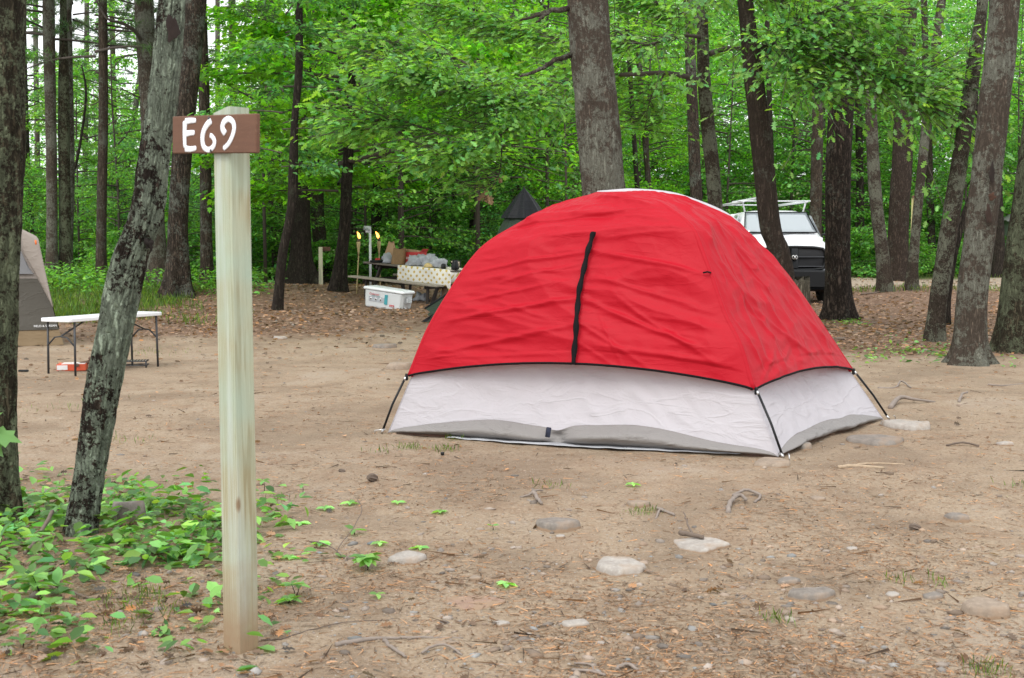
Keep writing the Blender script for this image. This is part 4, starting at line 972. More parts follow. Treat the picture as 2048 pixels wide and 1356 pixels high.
# windscreen standing 8 mm proud of the cab
def wsp(u, v):
    w = .80-.11*v; y = 1.545+.60*v; z = 1.50+.455*v
    x = (u*2-1)*w; return Vector((x, y-.022-.03*(1-(u*2-1)**2)+.02, z+.022))
MB().grid(wsp, 12, 6).build('windscreen', M['glass'], TR, solid=.004)
edge = [wsp(k/12, 0) for k in range(13)]+[wsp(1, k/6) for k in range(1, 7)]+[wsp(1-k/12, 1) for k in range(1, 13)]+[wsp(0, 1-k/6) for k in range(1, 7)]
MB().tube([e+Vector((0, -.004, 0)) for e in edge], .013, 5).build('windscreen_seal', M['black'], TR)
for x0, x1 in ((-.72, -.12), (.02, .62)):
    MB().tube([(x0, 1.49, 1.475), ((x0+x1)/2, 1.485, 1.50), (x1, 1.50, 1.50)], .009, 5).build('wiper', BP, TR)
for s in (-1, 1):
    MB().add([(s*.985, 1.95, 1.45), (s*.985, 2.75, 1.45), (s*.81, 2.75, 1.93), (s*.81, 2.2, 1.90)], [(0, 1, 2, 3)]).build('side_window', M['glass'], TR, solid=.006)
    MB().box((s*.99, 4.8, 1.68), (.012, 1.3, .34), None, .004).build('cap_window', M['glass'], TR)
    mr = MB().box((s*1.17, 1.75, 1.56), (.20, .10, .28), None, .03).build('mirror', BP, TR)
    MB().tube([(s*.97, 1.8, 1.46), (s*1.10, 1.77, 1.50)], .03, 8).build('mirror_arm', BP, mr)
    MB().box((s*.80, .085, .98), (.28, .06, .26), None, .04).build('headlight', simple('lamp_glass', (.55, .58, .6), .1, spec=1), TR)
# grille: dark shell, surround, crossbars, badge
MB().box((0, .09, .97), (1.30, .10, .46), None, .05).build('grille', simple('grille_mesh', (.006, .006, .007), .6, var=.6, sc=120, bump=.5), TR)
fr_ = [(-.66, 1.16), (-.40, 1.20), (0, 1.21), (.40, 1.20), (.60, 1.17), (.66, 1.08), (.655, .92), (.62, .76), (.4, .735), (0, .73), (-.4, .735), (-.62, .76), (-.655, .92), (-.66, 1.08), (-.66, 1.16)]
MB().tube([(x, .035, z) for x, z in fr_], .030, 8).build('grille_surround', BP, TR, smooth=True)
for z, h in ((1.0, .032), (.80, .03)):
    MB().box((-.345, .022, z), (.57, .03, h), None, .01).build('grille_bar', M['dark_steel'], TR)
    MB().box((.345, .022, z), (.57, .03, h), None, .01).build('grille_bar', M['dark_steel'], TR)
MB().box((0, .018, .97), (.17, .04, .44), None, .03).build('grille_panel', BP, TR)
# chrome ram-head badge on a shield
bdg = MB().add([(-.062, -.012, 1.045), (.062, -.012, 1.045), (.060, -.012, .985), (.035, -.012, .93), (0, -.012, .905), (-.035, -.012, .93), (-.060, -.012, .985)], [(0, 1, 2, 3, 4, 5, 6)]).build('badge', BP, TR, solid=.012)
mb = MB()
for s in (-1, 1):
    mb.tube([(s*.008, -.028, 1.025), (s*.032, -.03, 1.032), (s*.052, -.03, 1.010), (s*.050, -.03, .975), (s*.030, -.03, .958), (s*.024, -.03, .985)], [.010, .013, .013, .011, .008, .004], 8)
mb.tube([(0, -.028, 1.028), (0, -.034, .985), (0, -.032, .93)], [.016, .018, .009], 8)
mb.build('badge_emblem', M['steel'], bdg)
loft([(-.16, [(0, .70), (.5, .70), (.85, .68), (.93, .62), (.93, .45), (.85, .38)]), (-.13, [(0, .73), (.5, .73), (.9, .71), (1.0, .64), (1.0, .42), (.9, .34)]), (.12, [(0, .73), (.5, .73), (.9, .71), (1.02, .64), (1.02, .42), (.9, .34)])]).build('bumper', BP, TR, smooth=False, bevel=.02)
MB().box((0, .02, .36), (1.5, .2, .16), None, .04).build('air_dam', BP, TR)
MB().box((-.2, -.165, .55), (.32, .012, .14), None, .004).build('licence_plate', M['white_plastic'], TR)
tyre = simple('tyre_rubber', (.014, .014, .014), .85, var=.4, sc=40)
for (x, y) in ((-.86, .95), (.86, .95), (-.86, 4.6), (.86, 4.6)):
    prof_ = [(.24, -.13), (.36, -.13), (.40, -.10), (.405, 0), (.40, .10), (.36, .13), (.24, .13)]
    m_ = MB(); n = 28
    for r, a in prof_: m_.v += [(x+a, y+r*math.cos(2*PI*j/n), .405+r*math.sin(2*PI*j/n)) for j in range(n)]
    m_.f += [(i*n+j, i*n+(j+1) % n, (i+1)*n+(j+1) % n, (i+1)*n+j) for i in range(6) for j in range(n)]
    wh = m_.build('wheel', tyre, TR)
    MB().tube([(x-.10, y, .405), (x+.10, y, .405)], .24, 20).build('rim', M['dark_steel'], wh)
MB().tube([(-.8, .95, .40), (.8, .95, .40)], .05, 8).build('axle', tyre, TR)
# ladder rack
for s in (-1, 1):
    MB().tube([(s*.72, 2.2, 2.22), (s*.72, 6.1, 2.22)], .028, 8).build('rack_rail', M['white_plastic'], TR)
for y in (2.35, 5.8):
    MB().box((0, y, 2.235), (1.66, .045, .03), None, .008).build('rack_crossbar', M['white_plastic'], TR)
    for s in (-1, 1): MB().tube([(s*.66, y, 1.98), (s*.72, y, 2.22)], .02, 6).build('rack_foot', M['white_plastic'], TR)
MB().box((-.35, 4.0, 2.31), (.10, 3.8, .05), None, .01).build('conduit_tube', M['white_plastic'], TR)
# ================================================================== COOLER
def px_w(u0, u1, Y): return (u1-u0)/F*Y
cb = ground(776, 617); CYY = cb.y+.2
CO = thing('cooler', 'long white lidded cooler box with printed label lying beside the leafy bank', 'cooler', (at(775, 600, CYY).x, CYY, gz(at(775, 600, CYY).x, CYY)-.01), math.radians(-26))
CO.rotation_euler = (0, math.radians(6.5), math.radians(-26))
WPn = M['white_plastic']; CL, CH, CW = .90, .40, .42
mb = MB(); vs = []; 
for z, s in ((0, .93), (.03, .96), (CH-.07, 1.0)):
    for (x, y) in ((-1, -1), (1, -1), (1, 1), (-1, 1)):
        for (dx, dy) in (((.0, .05), (.05, .0)) if x*y > 0 else ((.05, .0), (.0, .05))):
            vs.append((x*(CL/2*s-dx), y*(CW/2*s-dy), z))
n = 8; fs = [(i*n+j, i*n+(j+1) % n, (i+1)*n+(j+1) % n, (i+1)*n+j) for i in range(2) for j in range(n)]+[tuple(range(7, -1, -1)), tuple(range(16, 24))]
mb.add(vs, fs).build('tub', WPn, CO, smooth=False, bevel=.01)
MB().box((0, 0, CH-.035), (CL+.03, CW+.03, .055), None, .018).build('lid', white_mat('lid_plastic', (.80, .83, .84), .35), CO, smooth=False, bevel=.004)
MB().box((0, 0, CH-.006), (CL-.06, CW-.06, .02), None, .008).build('lid_panel', WPn, CO, smooth=False)
for s in (-1, 1):
    h_ = MB().box((s*(CL/2+.002), 0, .22), (.03, .20, .14), None, .012).build('handle_recess', simple('cooler_recess', (.45, .47, .48), .6), CO)
    MB().tube([(s*(CL/2+.02), -.08, .25), (s*(CL/2+.035), -.07, .17), (s*(CL/2+.035), .07, .17), (s*(CL/2+.02), .08, .25)], .010, 6).build('handle', WPn, h_)
MB().box((CL/2-.005, -.08, .05), (.03, .05, .05), None, .006).build('drain_plug', WPn, CO)
def decal(name, parent, x, z, w, h, col, y=-CW/2*.985-.006, th=.002): 
    return MB().box((x, y, z), (w, th, h)).build(name, simple(name+'_ink', col, .5, var=.05), parent, smooth=False)
lb = decal('label_panel', CO, -.14, .17, .36, .09, (.42, .45, .48))
decal('label_stripe', CO, .075, .19, .07, .19, (.05, .33, .38), th=.006)
decal('label_plate', CO, .215, .085, .11, .035, (.5, .03, .04), th=.006)
def text(name, s, size, col, parent, loc, rot, extr=.001, sx=1.0):
    cu = bpy.data.curves.new('t', 'FONT'); cu.body = s; cu.size = size; cu.extrude = extr; cu.align_x = 'CENTER'; cu.align_y = 'CENTER'
    o = bpy.data.objects.new('t', cu); COL.objects.link(o); dg = bpy.context.evaluated_depsgraph_get()
    me = bpy.data.meshes.new_from_object(o.evaluated_get(dg)); bpy.data.objects.remove(o)
    me.materials.clear(); me.materials.append(simple(name+'_ink', col, .5, var=.03))
    q = bpy.data.objects.new(name, me); COL.objects.link(q); q.parent = parent; q.location = loc; q.rotation_euler = rot; q.scale = (sx, 1, 1)
    return q
yy = -CW/2*.985-.012
text('brand_text', 'Coleman', .062, (.55, .03, .04), CO, (-.20, yy+.001, .265), (PI/2, 0, 0))
text('label_text', 'MARINE COOLER', .026, (.10, .28, .30), CO, (-.16, yy+.001, .228), (PI/2, 0, 0))
text('brand_text', 'Coleman', .026, (.8, .8, .8), CO, (.215, yy+.0, .085), (PI/2, 0, 0))
for x in (-.27, -.16, -.05):
    MB().tube([(x, yy+.004, .17), (x, yy+.001, .17)], .026, 14).build('label_icon', simple('icon_white', (.8, .8, .8), .5), CO)
    MB().box((x, yy, .17), (.018, .002, .03), Matrix.Rotation(x*5, 3, 'Y')).build('icon_mark', simple('icon_black', (.03, .03, .03), .5), CO)
# ================================================================== PICNIC TABLE
PY = 26.8; pc = at(832, 540, PY)
wd = simple('weathered_plank', (.13, .11, .09), .85, var=.35, sc=14, bump=.6); wd2 = simple('worn_bench_plank', (.27, .24, .19), .85, var=.3, sc=14, bump=.6); dk = simple('dark_frame_wood', (.035, .028, .024), .85, var=.3)
prz = math.radians(-33); PZ = gz(pc.x, PY)-.02
PTB = thing('picnic_table', 'weathered wooden picnic table loaded with groceries beyond the cooler', 'picnic table', (pc.x, PY, PZ), prz)
TLn, TH_ = 2.35, .76
for k in range(5): MB().box((0, -.34+k*.17, TH_-.02), (TLn, .155, .04), None, .006).build('table_plank', wd, PTB, smooth=False)
for s in (-1, 1):
    for q in range(2): MB().box((0, s*(.70+q*.14), .45), (TLn, .13, .04), None, .006).build('bench_plank', wd2, PTB, smooth=False)
for s in (-1, 1):
    x = s*.82
    MB().box((x, 0, .40), (.045, 1.62, .09), None, .006).build('bench_support', dk, PTB, smooth=False)
    MB().box((x, 0, TH_-.085), (.045, .78, .08), None, .006).build('top_support', dk, PTB, smooth=False)
    for q in (-1, 1):
        a = Vector((x+.045, q*.28, TH_-.06)); b_ = Vector((x+.045, q*.62, 0.0)); d = b_-a
        MB().box((a+b_)/2, (.04, .09, d.length), Matrix.Rotation(math.atan2(d.y, d.z)*-1, 3, 'X'), .005).build('leg', dk, PTB, smooth=False)
        MB().box((x+.05, q*.77, .21), (.05, .05, .42), None, .004).build('bench_leg', dk, PTB, smooth=False)
R_ = Matrix.Rotation(prz, 3, 'Z') @ Matrix.Rotation(math.radians(4), 3, 'Y'); PTB.rotation_euler = (0, math.radians(4), prz)
def onT(x, y, z=0): return Vector((pc.x, PY, PZ))+R_ @ Vector((x, y, TH_+z))
t = NT('gingham'); v = t.coord('Object', (1, 1, 1), (0, 0, 0)); rotm = t.n('ShaderNodeMapping'); rotm.inputs['Rotation'].default_value = (0, 0, 0); t.l(v, rotm.inputs[0])
ck = t.n('ShaderNodeSeparateXYZ'); t.l(rotm.outputs[0], ck.inputs[0])
sx = t.math('SINE', t.math('MULTIPLY', t.math('ADD', ck.outputs[0], ck.outputs[2]), 42)); sy = t.math('SINE', t.math('MULTIPLY', t.math('SUBTRACT', t.math('ADD', ck.outputs[0], ck.outputs[1]), ck.outputs[2]), 42))
mk = t.ramp(t.math('MULTIPLY', t.math('MAXIMUM', sx, 0), t.math('MAXIMUM', sy, 0)), [(.05, 0), (.2, 1)])
M['gingham'] = t.done(t.bsdf(t.mix(mk, (.68, .66, .60), (.48, .34, .08)), .7))
def cloth(u, v):
    x = -.18+u*1.42; yv = (v-.5)*1.62; 
    y = max(-.47, min(.47, yv)); drop = max(0, abs(yv)-.47); z = .006-drop*.98
    if u > .93: z -= (u-.93)*4.0; x = 1.20+.02*math.sin(yv*9)
    w = .03*math.sin(x*9+yv)*min(1, drop*6); 
    return Vector((x, y+(1 if yv > 0 else -1)*(w+.02*min(1, drop*5)), z+.004*noise.noise(Vector((x*6, yv*6, 0)))))
tc = MB().grid(cloth, 40, 44).build('tablecloth', M['gingham'], None, smooth=True, solid=.003)
tc.location = onT(0, 0); tc.rotation_euler = (0, math.radians(4), prz)
tag(tc, 'white and yellow checked cloth draped over the near end of the picnic table', 'tablecloth')
def lump(name, label, cat, loc, d, mat, seed, rough=.35, sharp=3.0, rz=0, group=None, sub=3, parent=None):
    import bmesh
    bm = bmesh.new(); bmesh.ops.create_icosphere(bm, subdivisions=sub, radius=1)
    for v in bm.verts:
        p = v.co.copy(); k = 1+rough*noise.fractal(p*sharp*.5+Vector((seed, 0, 0)), 1, 2, 4)
        v.co = Vector((p.x*d[0]/2*k, p.y*d[1]/2*k, max(-.25, p.z)*d[2]/1.25*k))
    zmin = min(v.co.z for v in bm.verts)
    for v in bm.verts: v.co.z -= zmin
    me = bpy.data.meshes.new(name); bm.to_mesh(me); bm.free(); me.materials.append(mat)
    me.polygons.foreach_set('use_smooth', [sharp < 4]*len(me.polygons))
    o = bpy.data.objects.new(name, me); COL.objects.link(o); o.location = loc; o.rotation_euler = (0, 0, rz)
    return tag(o, label, cat, group)
kraft = simple('kraft_paper', (.36, .23, .13), .8, var=.2); brown = simple('brown_sack', (.20, .12, .05), .7, var=.4, sc=20); film = simple('thin_plastic_bag', (.30, .315, .34), .4, var=.4, sc=18, bump=.6); redc = simple('red_carton', (.45, .03, .03), .6, var=.2)
def paper_bag(loc, w, d, h, mat, name, label, rz, pinch):
    def f(u, v):
        a = u*2*PI; c, s = math.cos(a), math.sin(a); k = max(abs(c), abs(s)); sq = .75/k+.25
        ww = w/2*(1-pinch*v)*(1+.06*noise.noise(Vector((c*3, s*3, v*5)))); dd = d/2*(1-min(.92, pinch*1.4)*v)
        return Vector((c*sq*ww+.04*v, s*sq*dd, h*v*(1+.05*math.sin(a*2))))
    o = MB().grid(f, 28, 10).build(name, mat, None); o.location = loc; o.rotation_euler = (0, 0, rz); return tag(o, label, 'bag')
paper_bag(onT(-.80, .05), .34, .22, .44, kraft, 'paper_bag', 'tall crumpled brown paper bag at the far end of the picnic table', prz, .6)
paper_bag(onT(-.38, -.20), .30, .20, .33, brown, 'grocery_bag', 'dark brown grocery sack in front of the red carton on the picnic table', prz+.3, .15)
lump('plastic_bag', 'small white plastic bag between the brown paper bag and the brown sack', 'bag', onT(-.66, -.22), (.26, .2, .20), film, 3, .5)
ct = thing('drinks_carton', 'open red drinks carton with white lettering on the picnic table', 'carton', tuple(onT(-.12, .06)), prz+.1)
for (c_, d_) in (((0, -.13, .14), (.42, .006, .28)), ((0, .13, .14), (.42, .006, .28)), ((-.21, 0, .14), (.006, .26, .28)), ((.21, 0, .14), (.006, .26, .28)), ((0, 0, .004), (.42, .26, .006))):
    MB().box(c_, d_).build('carton_panel', redc, ct, smooth=False)
MB().box((.24, 0, .31), (.09, .25, .005), Matrix.Rotation(-.9, 3, 'Y')).build('carton_flap', redc, ct, smooth=False)
MB().box((-.02, -.02, .30), (.34, .10, .05), Matrix.Rotation(.1, 3, 'Y')).build('carton_flap', kraft, ct, smooth=False)
text('carton_text', 'Coca-Cola', .10, (.8, .78, .76), ct, (0, -.135, .16), (PI/2, 0, .0))
lump('crumpled_bag', 'large crumpled clear plastic bag in the middle of the picnic table', 'bag', onT(.22, -.05), (.50, .34, .24), film, 5, .6)
lump('crumpled_bag', 'rounded grey plastic bag next to the red carton', 'bag', onT(.07, -.25), (.30, .24, .19), film, 8, .55)
lump('crumpled_bag', 'crumpled clear plastic bag on the yellow checked cloth', 'bag', onT(.60, -.12, .01), (.42, .26, .20), film, 9, .6)
lump('bread_pack', 'yellow bread pack lying before the crumpled bags on the cloth', 'bread', onT(.52, -.33, .01), (.18, .11, .09), simple('bread', (.50, .38, .16), .6), 4, .15)
MB_ = MB().lathe([(.001, 0), (.05, 0), (.055, .02), (.05, .09), (.03, .11), (.001, .11)], n=16)
o = MB_.build('black_jar', BP, None); o.location = onT(.88, -.28, .01); tag(o, 'small round black jar on the checked tablecloth', 'jar')
o = MB().box((0, 0, .09), (.17, .02, .17), Matrix.Rotation(.25, 3, 'X'), .004).build('paper_card', simple('pale_card', (.68, .56, .42), .7), None); o.location = onT(1.02, -.05, .01); o.rotation_euler = (0, 0, .2); tag(o, 'pale card propped up beside the black kettle', 'card')
kt = thing('kettle', 'black kettle at the near end of the checked tablecloth', 'kettle', tuple(onT(1.12, -.2, .01)), .3)
MB().lathe([(.001, 0), (.08, 0), (.085, .03), (.075, .12), (.06, .16), (.055, .20), (.001, .20)], n=18).build('body', BP, kt)
MB().tube([(.05, 0, .18), (.12, 0, .17), (.12, 0, .07), (.07, 0, .05)], .010, 6).build('handle', BP, kt)
MB().tube([(-.06, 0, .12), (-.11, 0, .17)], [.018, .010], 8).build('spout', BP, kt)
o = MB().box((0, 0, .04), (.10, .10, .08), None, .005).build('small_box', redc, None); o.location = onT(-1.02, -.1); tag(o, 'little red box at the far end of the picnic table', 'box')
o = MB().lathe([(.001, 0), (.14, 0), (.16, .03), (.15, .05), (.001, .055)], n=18).build('black_pan', BP, None); o.location = onT(-.88, -.3); tag(o, 'black pan near the small red box on the picnic table', 'pan')
for (x, y, s, lab) in ((.2, -.15, .30, 'grey plastic bag lying on the ground under the picnic table'), (.75, .1, .36, 'larger grey bundle on the ground under the cloth covered end of the picnic table')):
    p = onT(x, y); p.z = gz(p.x, p.y); lump('ground_bag', lab, 'bag', p, (s, s*.8, s*.6), film, x*9, .5)
p = onT(.95, -.2); p.z = gz(p.x, p.y)
o = MB().lathe([(.14, 0), (.145, .05), (.14, .34), (.02, .345)], n=14).build('log_round', simple('cut_log', (.24, .15, .10), .9, var=.4), None); o.location = p; tag(o, 'upright cut log under the near end of the picnic table', 'log')
# ================================================================== TORCHES AND LAMP POLE
bam = simple('bamboo', (.42, .33, .16), .6, var=.3, sc=30); 
t = NT('flame'); em = t.n('ShaderNodeEmission'); em.inputs[0].default_value = (1, .42, .08, 1); em.inputs[1].default_value = 5; M['flame'] = t.done(em.outputs[0])
for (u0, v0, u1, v1, Y, lab, kind) in ((713, 578, 719, 478, 27.5, 'left bamboo tiki torch burning beside the white lamp pole', 0), (761, 566, 757, 477, 28.5, 'right bamboo tiki torch burning in front of the picnic table end', 1)):
    bt = at(u0, v0, Y); bt.z = gz(bt.x, Y); tp = at(u1, v1, Y); H = tp.z-bt.z; dx = tp.x-bt.x
    T = thing('tiki_torch', lab, 'torch', tuple(bt), 0, 'tiki torches')
    P = lambda z: Vector((dx*z/H, 0, z))
    MB().tube([P(-.1)]+[P(H*k/8) for k in range(1, 7)]+[P(H*.84)], [.014]*7+[.013], 7).build('cane', bam, T)
    MB().lathe([(.014, 0), (.022, .08), (.040, .22), (.046, .28), (.040, .30)], P(H*.70), 12).build('basket', bam, T)
    MB().lathe([(.034, 0), (.036, .05), (.015, .07), (.012, .10)], P(H*.70)+Vector((0, 0, .29)), 10).build('oil_can', simple('burnt_can', (.08, .05, .03), .6), T)
    z0 = H*.70+.37
    MB().tube([P(z0), P(z0+.04)+Vector((-.008, 0, 0)), P(z0+.10)+Vector((-.03, 0, 0)), P(z0+.15)+Vector((-.06, 0, 0))], [.016, .034, .026, .004], 8).build('flame', M['flame'], T)
bt = at(741, 568, 28.2); bt.z = gz(bt.x, 28.2); tp = at(740, 458, 28.2)
LP = thing('lamp_pole', 'thin white pole with a small grey lamp box on top between the torches', 'lamp pole', tuple(bt)); H = tp.z-bt.z
MB().tube([(0, 0, -.1), (0, 0, H)], .028, 10).build('pole', M['white_plastic'], LP)
MB().box((-.06, 0, H+.02), (.16, .12, .10), None, .015).build('lamp_box', simple('lamp_grey', (.5, .52, .53), .5), LP)
MB().tube([(-.06, 0, H-.03), (-.06, 0, H-.09)], [.05, .04], 10).build('lamp_glass', M['white_plastic'], LP)
# ================================================================== GREEN TEEPEE TENT
gr = fabric('dark_green_nylon', (.030, .045, .030), .06, .4); bk = fabric('black_nylon', (.010, .011, .014), .03, .4)
GY = 22.5; ap = at(1048, 378, GY); gx = ap.x
GT = thing('pointed_tent', 'dark green pointed tent with a black cap showing behind the red tent', 'tent', (gx, GY, 0))
Rb = 1.85; H = ap.z
def cone(u, v, n=8, off=0):
    a = u*2*PI+.2; seg = PI*2/n; k = math.cos(seg/2)/math.cos(((a) % seg)-seg/2)
    r = Rb*(1-v)*(1-.28*math.sin(PI*min(1, v*1.02)))*k*(1-.012*math.cos(a*n*4)*(1-v)); return Vector((math.cos(a)*(r+off), math.sin(a)*(r+off), H*v))
MB().grid(lambda u, v: cone(u, v*.98), 96, 30).build('canvas', gr, GT)
MB().grid(lambda u, v: cone(u, .76+.235*v, 8, .045*(1-v)+.02*(1-v)*math.cos(u*2*PI*8+1.6))+Vector((0, 0, .03)), 96, 8).build('cap', bk, GT)
MB().tube([(0, 0, H*.9), (0, 0, H+.05)], .012, 6).build('centre_pole', BP, GT)
# porch flap sweeping out to the left
A_ = at(945, 560, 21.6); B_ = at(850, 617, 21.2); C_ = at(842, 650, 21.0); D_ = at(930, 655, 20.6); E_ = at(985, 500, 22.0)
C_.z = gz(C_.x, C_.y)+.01; D_.z = gz(D_.x, D_.y)+.01; N_ = at(866, 628, 20.9)
def tri_patch(name, quad, mat, sag=.05):
    a, b_, c, d = [Vector(q)-Vector((gx, GY, 0)) for q in quad]
    def f(u, v):
        p = a.lerp(b_, u).lerp(d.lerp(c, u), v); return p+Vector((0, 0, -sag*4*u*(1-u)*(1-v*.5)))+Vector((0, .02*noise.noise(p*6), 0))
    return MB().grid(f, 16, 12).build(name, mat, GT, smooth=True, solid=.004)
tri_patch('porch_flap', (E_, B_, N_, at(960, 620, 20.9)), gr, .06)
tri_patch('porch_side', (N_, at(858, 640, 20.95), C_, D_), gr, .0)
tri_patch('porch_side', (at(960, 620, 20.9), N_, C_, D_), bk, .02)
MB().tube([Vector(q)-Vector((gx, GY, 0)) for q in (E_, at(915, 575, 21.5), B_)], .022, 6).build('flap_edge', bk, GT)
ln = [Vector(q)-Vector((gx, GY, 0)) for q in (at(925, 560, 21.8), at(990, 485, 22.2))]
MB().tube(ln, .004, 4).build('guy_line', M['black'], GT)
# ================================================================== TAN TENT ON THE LEFT
tl, tr2 = ground(-170, 700), ground(128, 691); ta = ground(80, 640); 
cT = Vector(((tl.x+tr2.x)/2-.65, tr2.y+1.35, 0))
f0, f1 = Vector((tl.x, tl.y, 0)), Vector((tr2.x, tr2.y, 0)); f2, f3 = f1+Vector((-1.3, 2.6, 0)), f0+Vector((-1.3, 2.6, 0))
pts = fixp([ray_plane(u, v, cT, f1) for u, v in [(112, 640), (98, 590), (84, 530), (74, 480), (60, 466)]])
def clampz(P, zt): return [np.array([p[0], min(p[1], zt-.02*(6-i))]) for i, p in enumerate(P)]
zt_ = at(20, 446, cT.y).z+.03
ZT_old = ZT; pts = [np.array([p[0], min(p[1], zt_-.05)]) for p in pts]
TD = Dome((cT.x, cT.y), zt_, [f0, f1, f2, f3], [pts, pts, pts, pts])
tan = fabric('tan_nylon', (.235, .205, .18), .15, .4); dgr = fabric('dark_taupe_nylon', (.075, .068, .055), .06, .4); tnb = fabric('brown_floor_cloth', (.19, .135, .075), .05, .4)
o3 = (cT.x, cT.y, 0); TT = thing('cabin_tent', 'tan and dark brown tent half hidden behind the left edge trunk', 'tent', o3)
for (i, j) in ((0, 1), (1, 2), (2, 3), (3, 0)):
    for (nm, a_, b__, mt) in (('floor_band', .0, .085, tnb), ('lower_wall', .085, .34, dgr), ('upper_wall', .34, 1.0, tan)):
        def f(u, v):
            p = TD.wall(i, j, u, a_+(b__-a_)*v, .01*noise.noise(Vector((u*8, v*5, i)))+(.012 if nm == 'lower_wall' else 0), .015)
            if nm == 'floor_band': p.z += gz(p.x, p.y)*(1-v)+.012*math.sin(u*40)*(1-v)
            return p
        MB().grid(f, 40, 14).build(nm, mt, TT, o3)
def wn(u, v): return TD.wall(0, 1, .55+.36*u-.05*v, .36+.26*v*math.sin(PI*(.5+.5*u))**.6, .03, .015)
MB().grid(wn, 16, 10).build('mesh_window', simple('grey_mesh', (.16, .16, .165), .8, var=.1, sc=60), TT, o3)
q0, q1, q2 = at(44, 458, f1.y-.12), at(76, 474, f1.y-.2), at(106, 614, f1.y-.25)
q3 = at(92, 560, f1.y-.15)
def flap(u, v):
    a = q0.lerp(q1, min(1, u*3)) if u < .33 else q1.lerp(q2, (u-.33)/.67)
    b_ = at(44, 500, f1.y-.10).lerp(q2, u**.8) if True else q3
    return a.lerp(b_, v)+Vector((0, -.02*math.sin(PI*v), 0))
MB().grid(flap, 20, 8).build('brim_flap', fabric('pale_tan_nylon', (.34, .30, .265), .2, .3), TT, o3, solid=.003)
MB().tube([Vector((0, 0, 0))+at(71, 480, f1.y-.28), at(72, 489, f1.y-.28)], .012, 6).build('orange_tab', simple('orange_web', (.75, .16, .03), .6), TT, o3)
bq = min(((TD.wall(0, 1, a/60, t/100, .02, .015)-at(88, 653, TD.wall(0, 1, a/60, t/100, .02, .015).y)).length, a/60, t/100) for a in range(30, 60) for t in range(8, 40))
p0, pa, pt = [TD.wall(0, 1, bq[1]+d1, bq[2]+d2, .022, .015) for d1, d2 in ((0, 0), (.02, 0), (0, .02))]
ex = (pa-p0).normalized(); ey = (pt-p0); ey = (ey-ex*ey.dot(ex)).normalized(); ez = ex.cross(ey)
RM = Matrix((ex, ey, ez)).transposed()
text('brand_text', 'FIELD & STREAM', .042, (.66, .66, .66), TT, tuple(p0+ez*.022-Vector(o3)), RM.to_euler(), sx=.95)
# ================================================================== FOLDING TABLE
g1, g2, g3, g4 = ground(97, 748), ground(151, 752), ground(316, 733), ground(262, 728)
tz = at(150, 640, g2.y).z; zt_t = .59
cl_ = [at(82, 640, g1.y+.05), at(160, 652, g2.y-.1), at(328, 631, g3.y-.05)]
cxm = (g1.x+g3.x)/2; cym = (g1.y+g3.y)/2; vx = Vector((g3.x-g2.x, g3.y-g2.y, 0)); rzt = math.atan2(vx.y, vx.x)
FTb = thing('folding_table', 'white topped folding table with thin grey legs behind the leaning lichen pine', 'table', ((g1.x+g3.x)/2, (g1.y+g3.y)/2, 0), 0)
o4 = ((g1.x+g3.x)/2, (g1.y+g3.y)/2, 0)
FL_ = [g1, g2, g3, Vector((g1.x+g3.x-g2.x, g1.y+g3.y-g2.y, 0))]
cc_ = Vector((sum(f.x for f in FL_)/4, sum(f.y for f in FL_)/4, 0))
zt_t = .575
top = [cc_+(f-cc_)*1.13 for f in FL_]
for q in top: q.z = zt_t
def rr_poly(P, r=.05, n=5):
    out = []; m = len(P)
    for i in range(m):
        p0, p1, p2 = P[i-1], P[i], P[(i+1) % m]; a = p1+(p0-p1).normalized()*r; b_ = p1+(p2-p1).normalized()*r
        for k in range(n+1): t = k/n; out.append(a*(1-t)**2+p1*2*t*(1-t)+b_*t*t)
    return out
PP = rr_poly(top); n = len(PP)
MB().add([p+Vector((0, 0, .02)) for p in PP]+[p-Vector((0, 0, .02)) for p in PP], [tuple(range(n)), tuple(range(2*n-1, n-1, -1))]+[(j, n+j, n+(j+1) % n, (j+1) % n) for j in range(n)]).build('tabletop', white_mat('table_white', (.78, .80, .82), .35), FTb, o4, smooth=False, bevel=.008)
for f in FL_:
    f_ = Vector((f.x, f.y, gz(f.x, f.y))); tq = cc_+(f_-cc_)*.985; MB().tube([f_, Vector((tq.x, tq.y, zt_t-.02))], .0125, 8).build('leg', M['dark_steel'], FTb, o4)
for (a, b_) in ((FL_[0], FL_[1]), (FL_[2], FL_[3])):
    m1, m2 = Vector((a.x, a.y, .30)), Vector((b_.x, b_.y, .30)); mid = (m1+m2)/2+Vector((0, 0, .10))
    MB().tube([m1, m1.lerp(mid, .55)+Vector((0, 0, .035)), mid, m2.lerp(mid, .55)+Vector((0, 0, .035)), m2], .009, 6).build('leg_brace', M['dark_steel'], FTb, o4)
    e_ = mid.lerp(Vector((cc_.x, cc_.y, zt_t-.03)), .55); e_.z = zt_t-.03
    MB().tube([mid, e_], .009, 6).build('folding_strut', M['dark_steel'], FTb, o4)
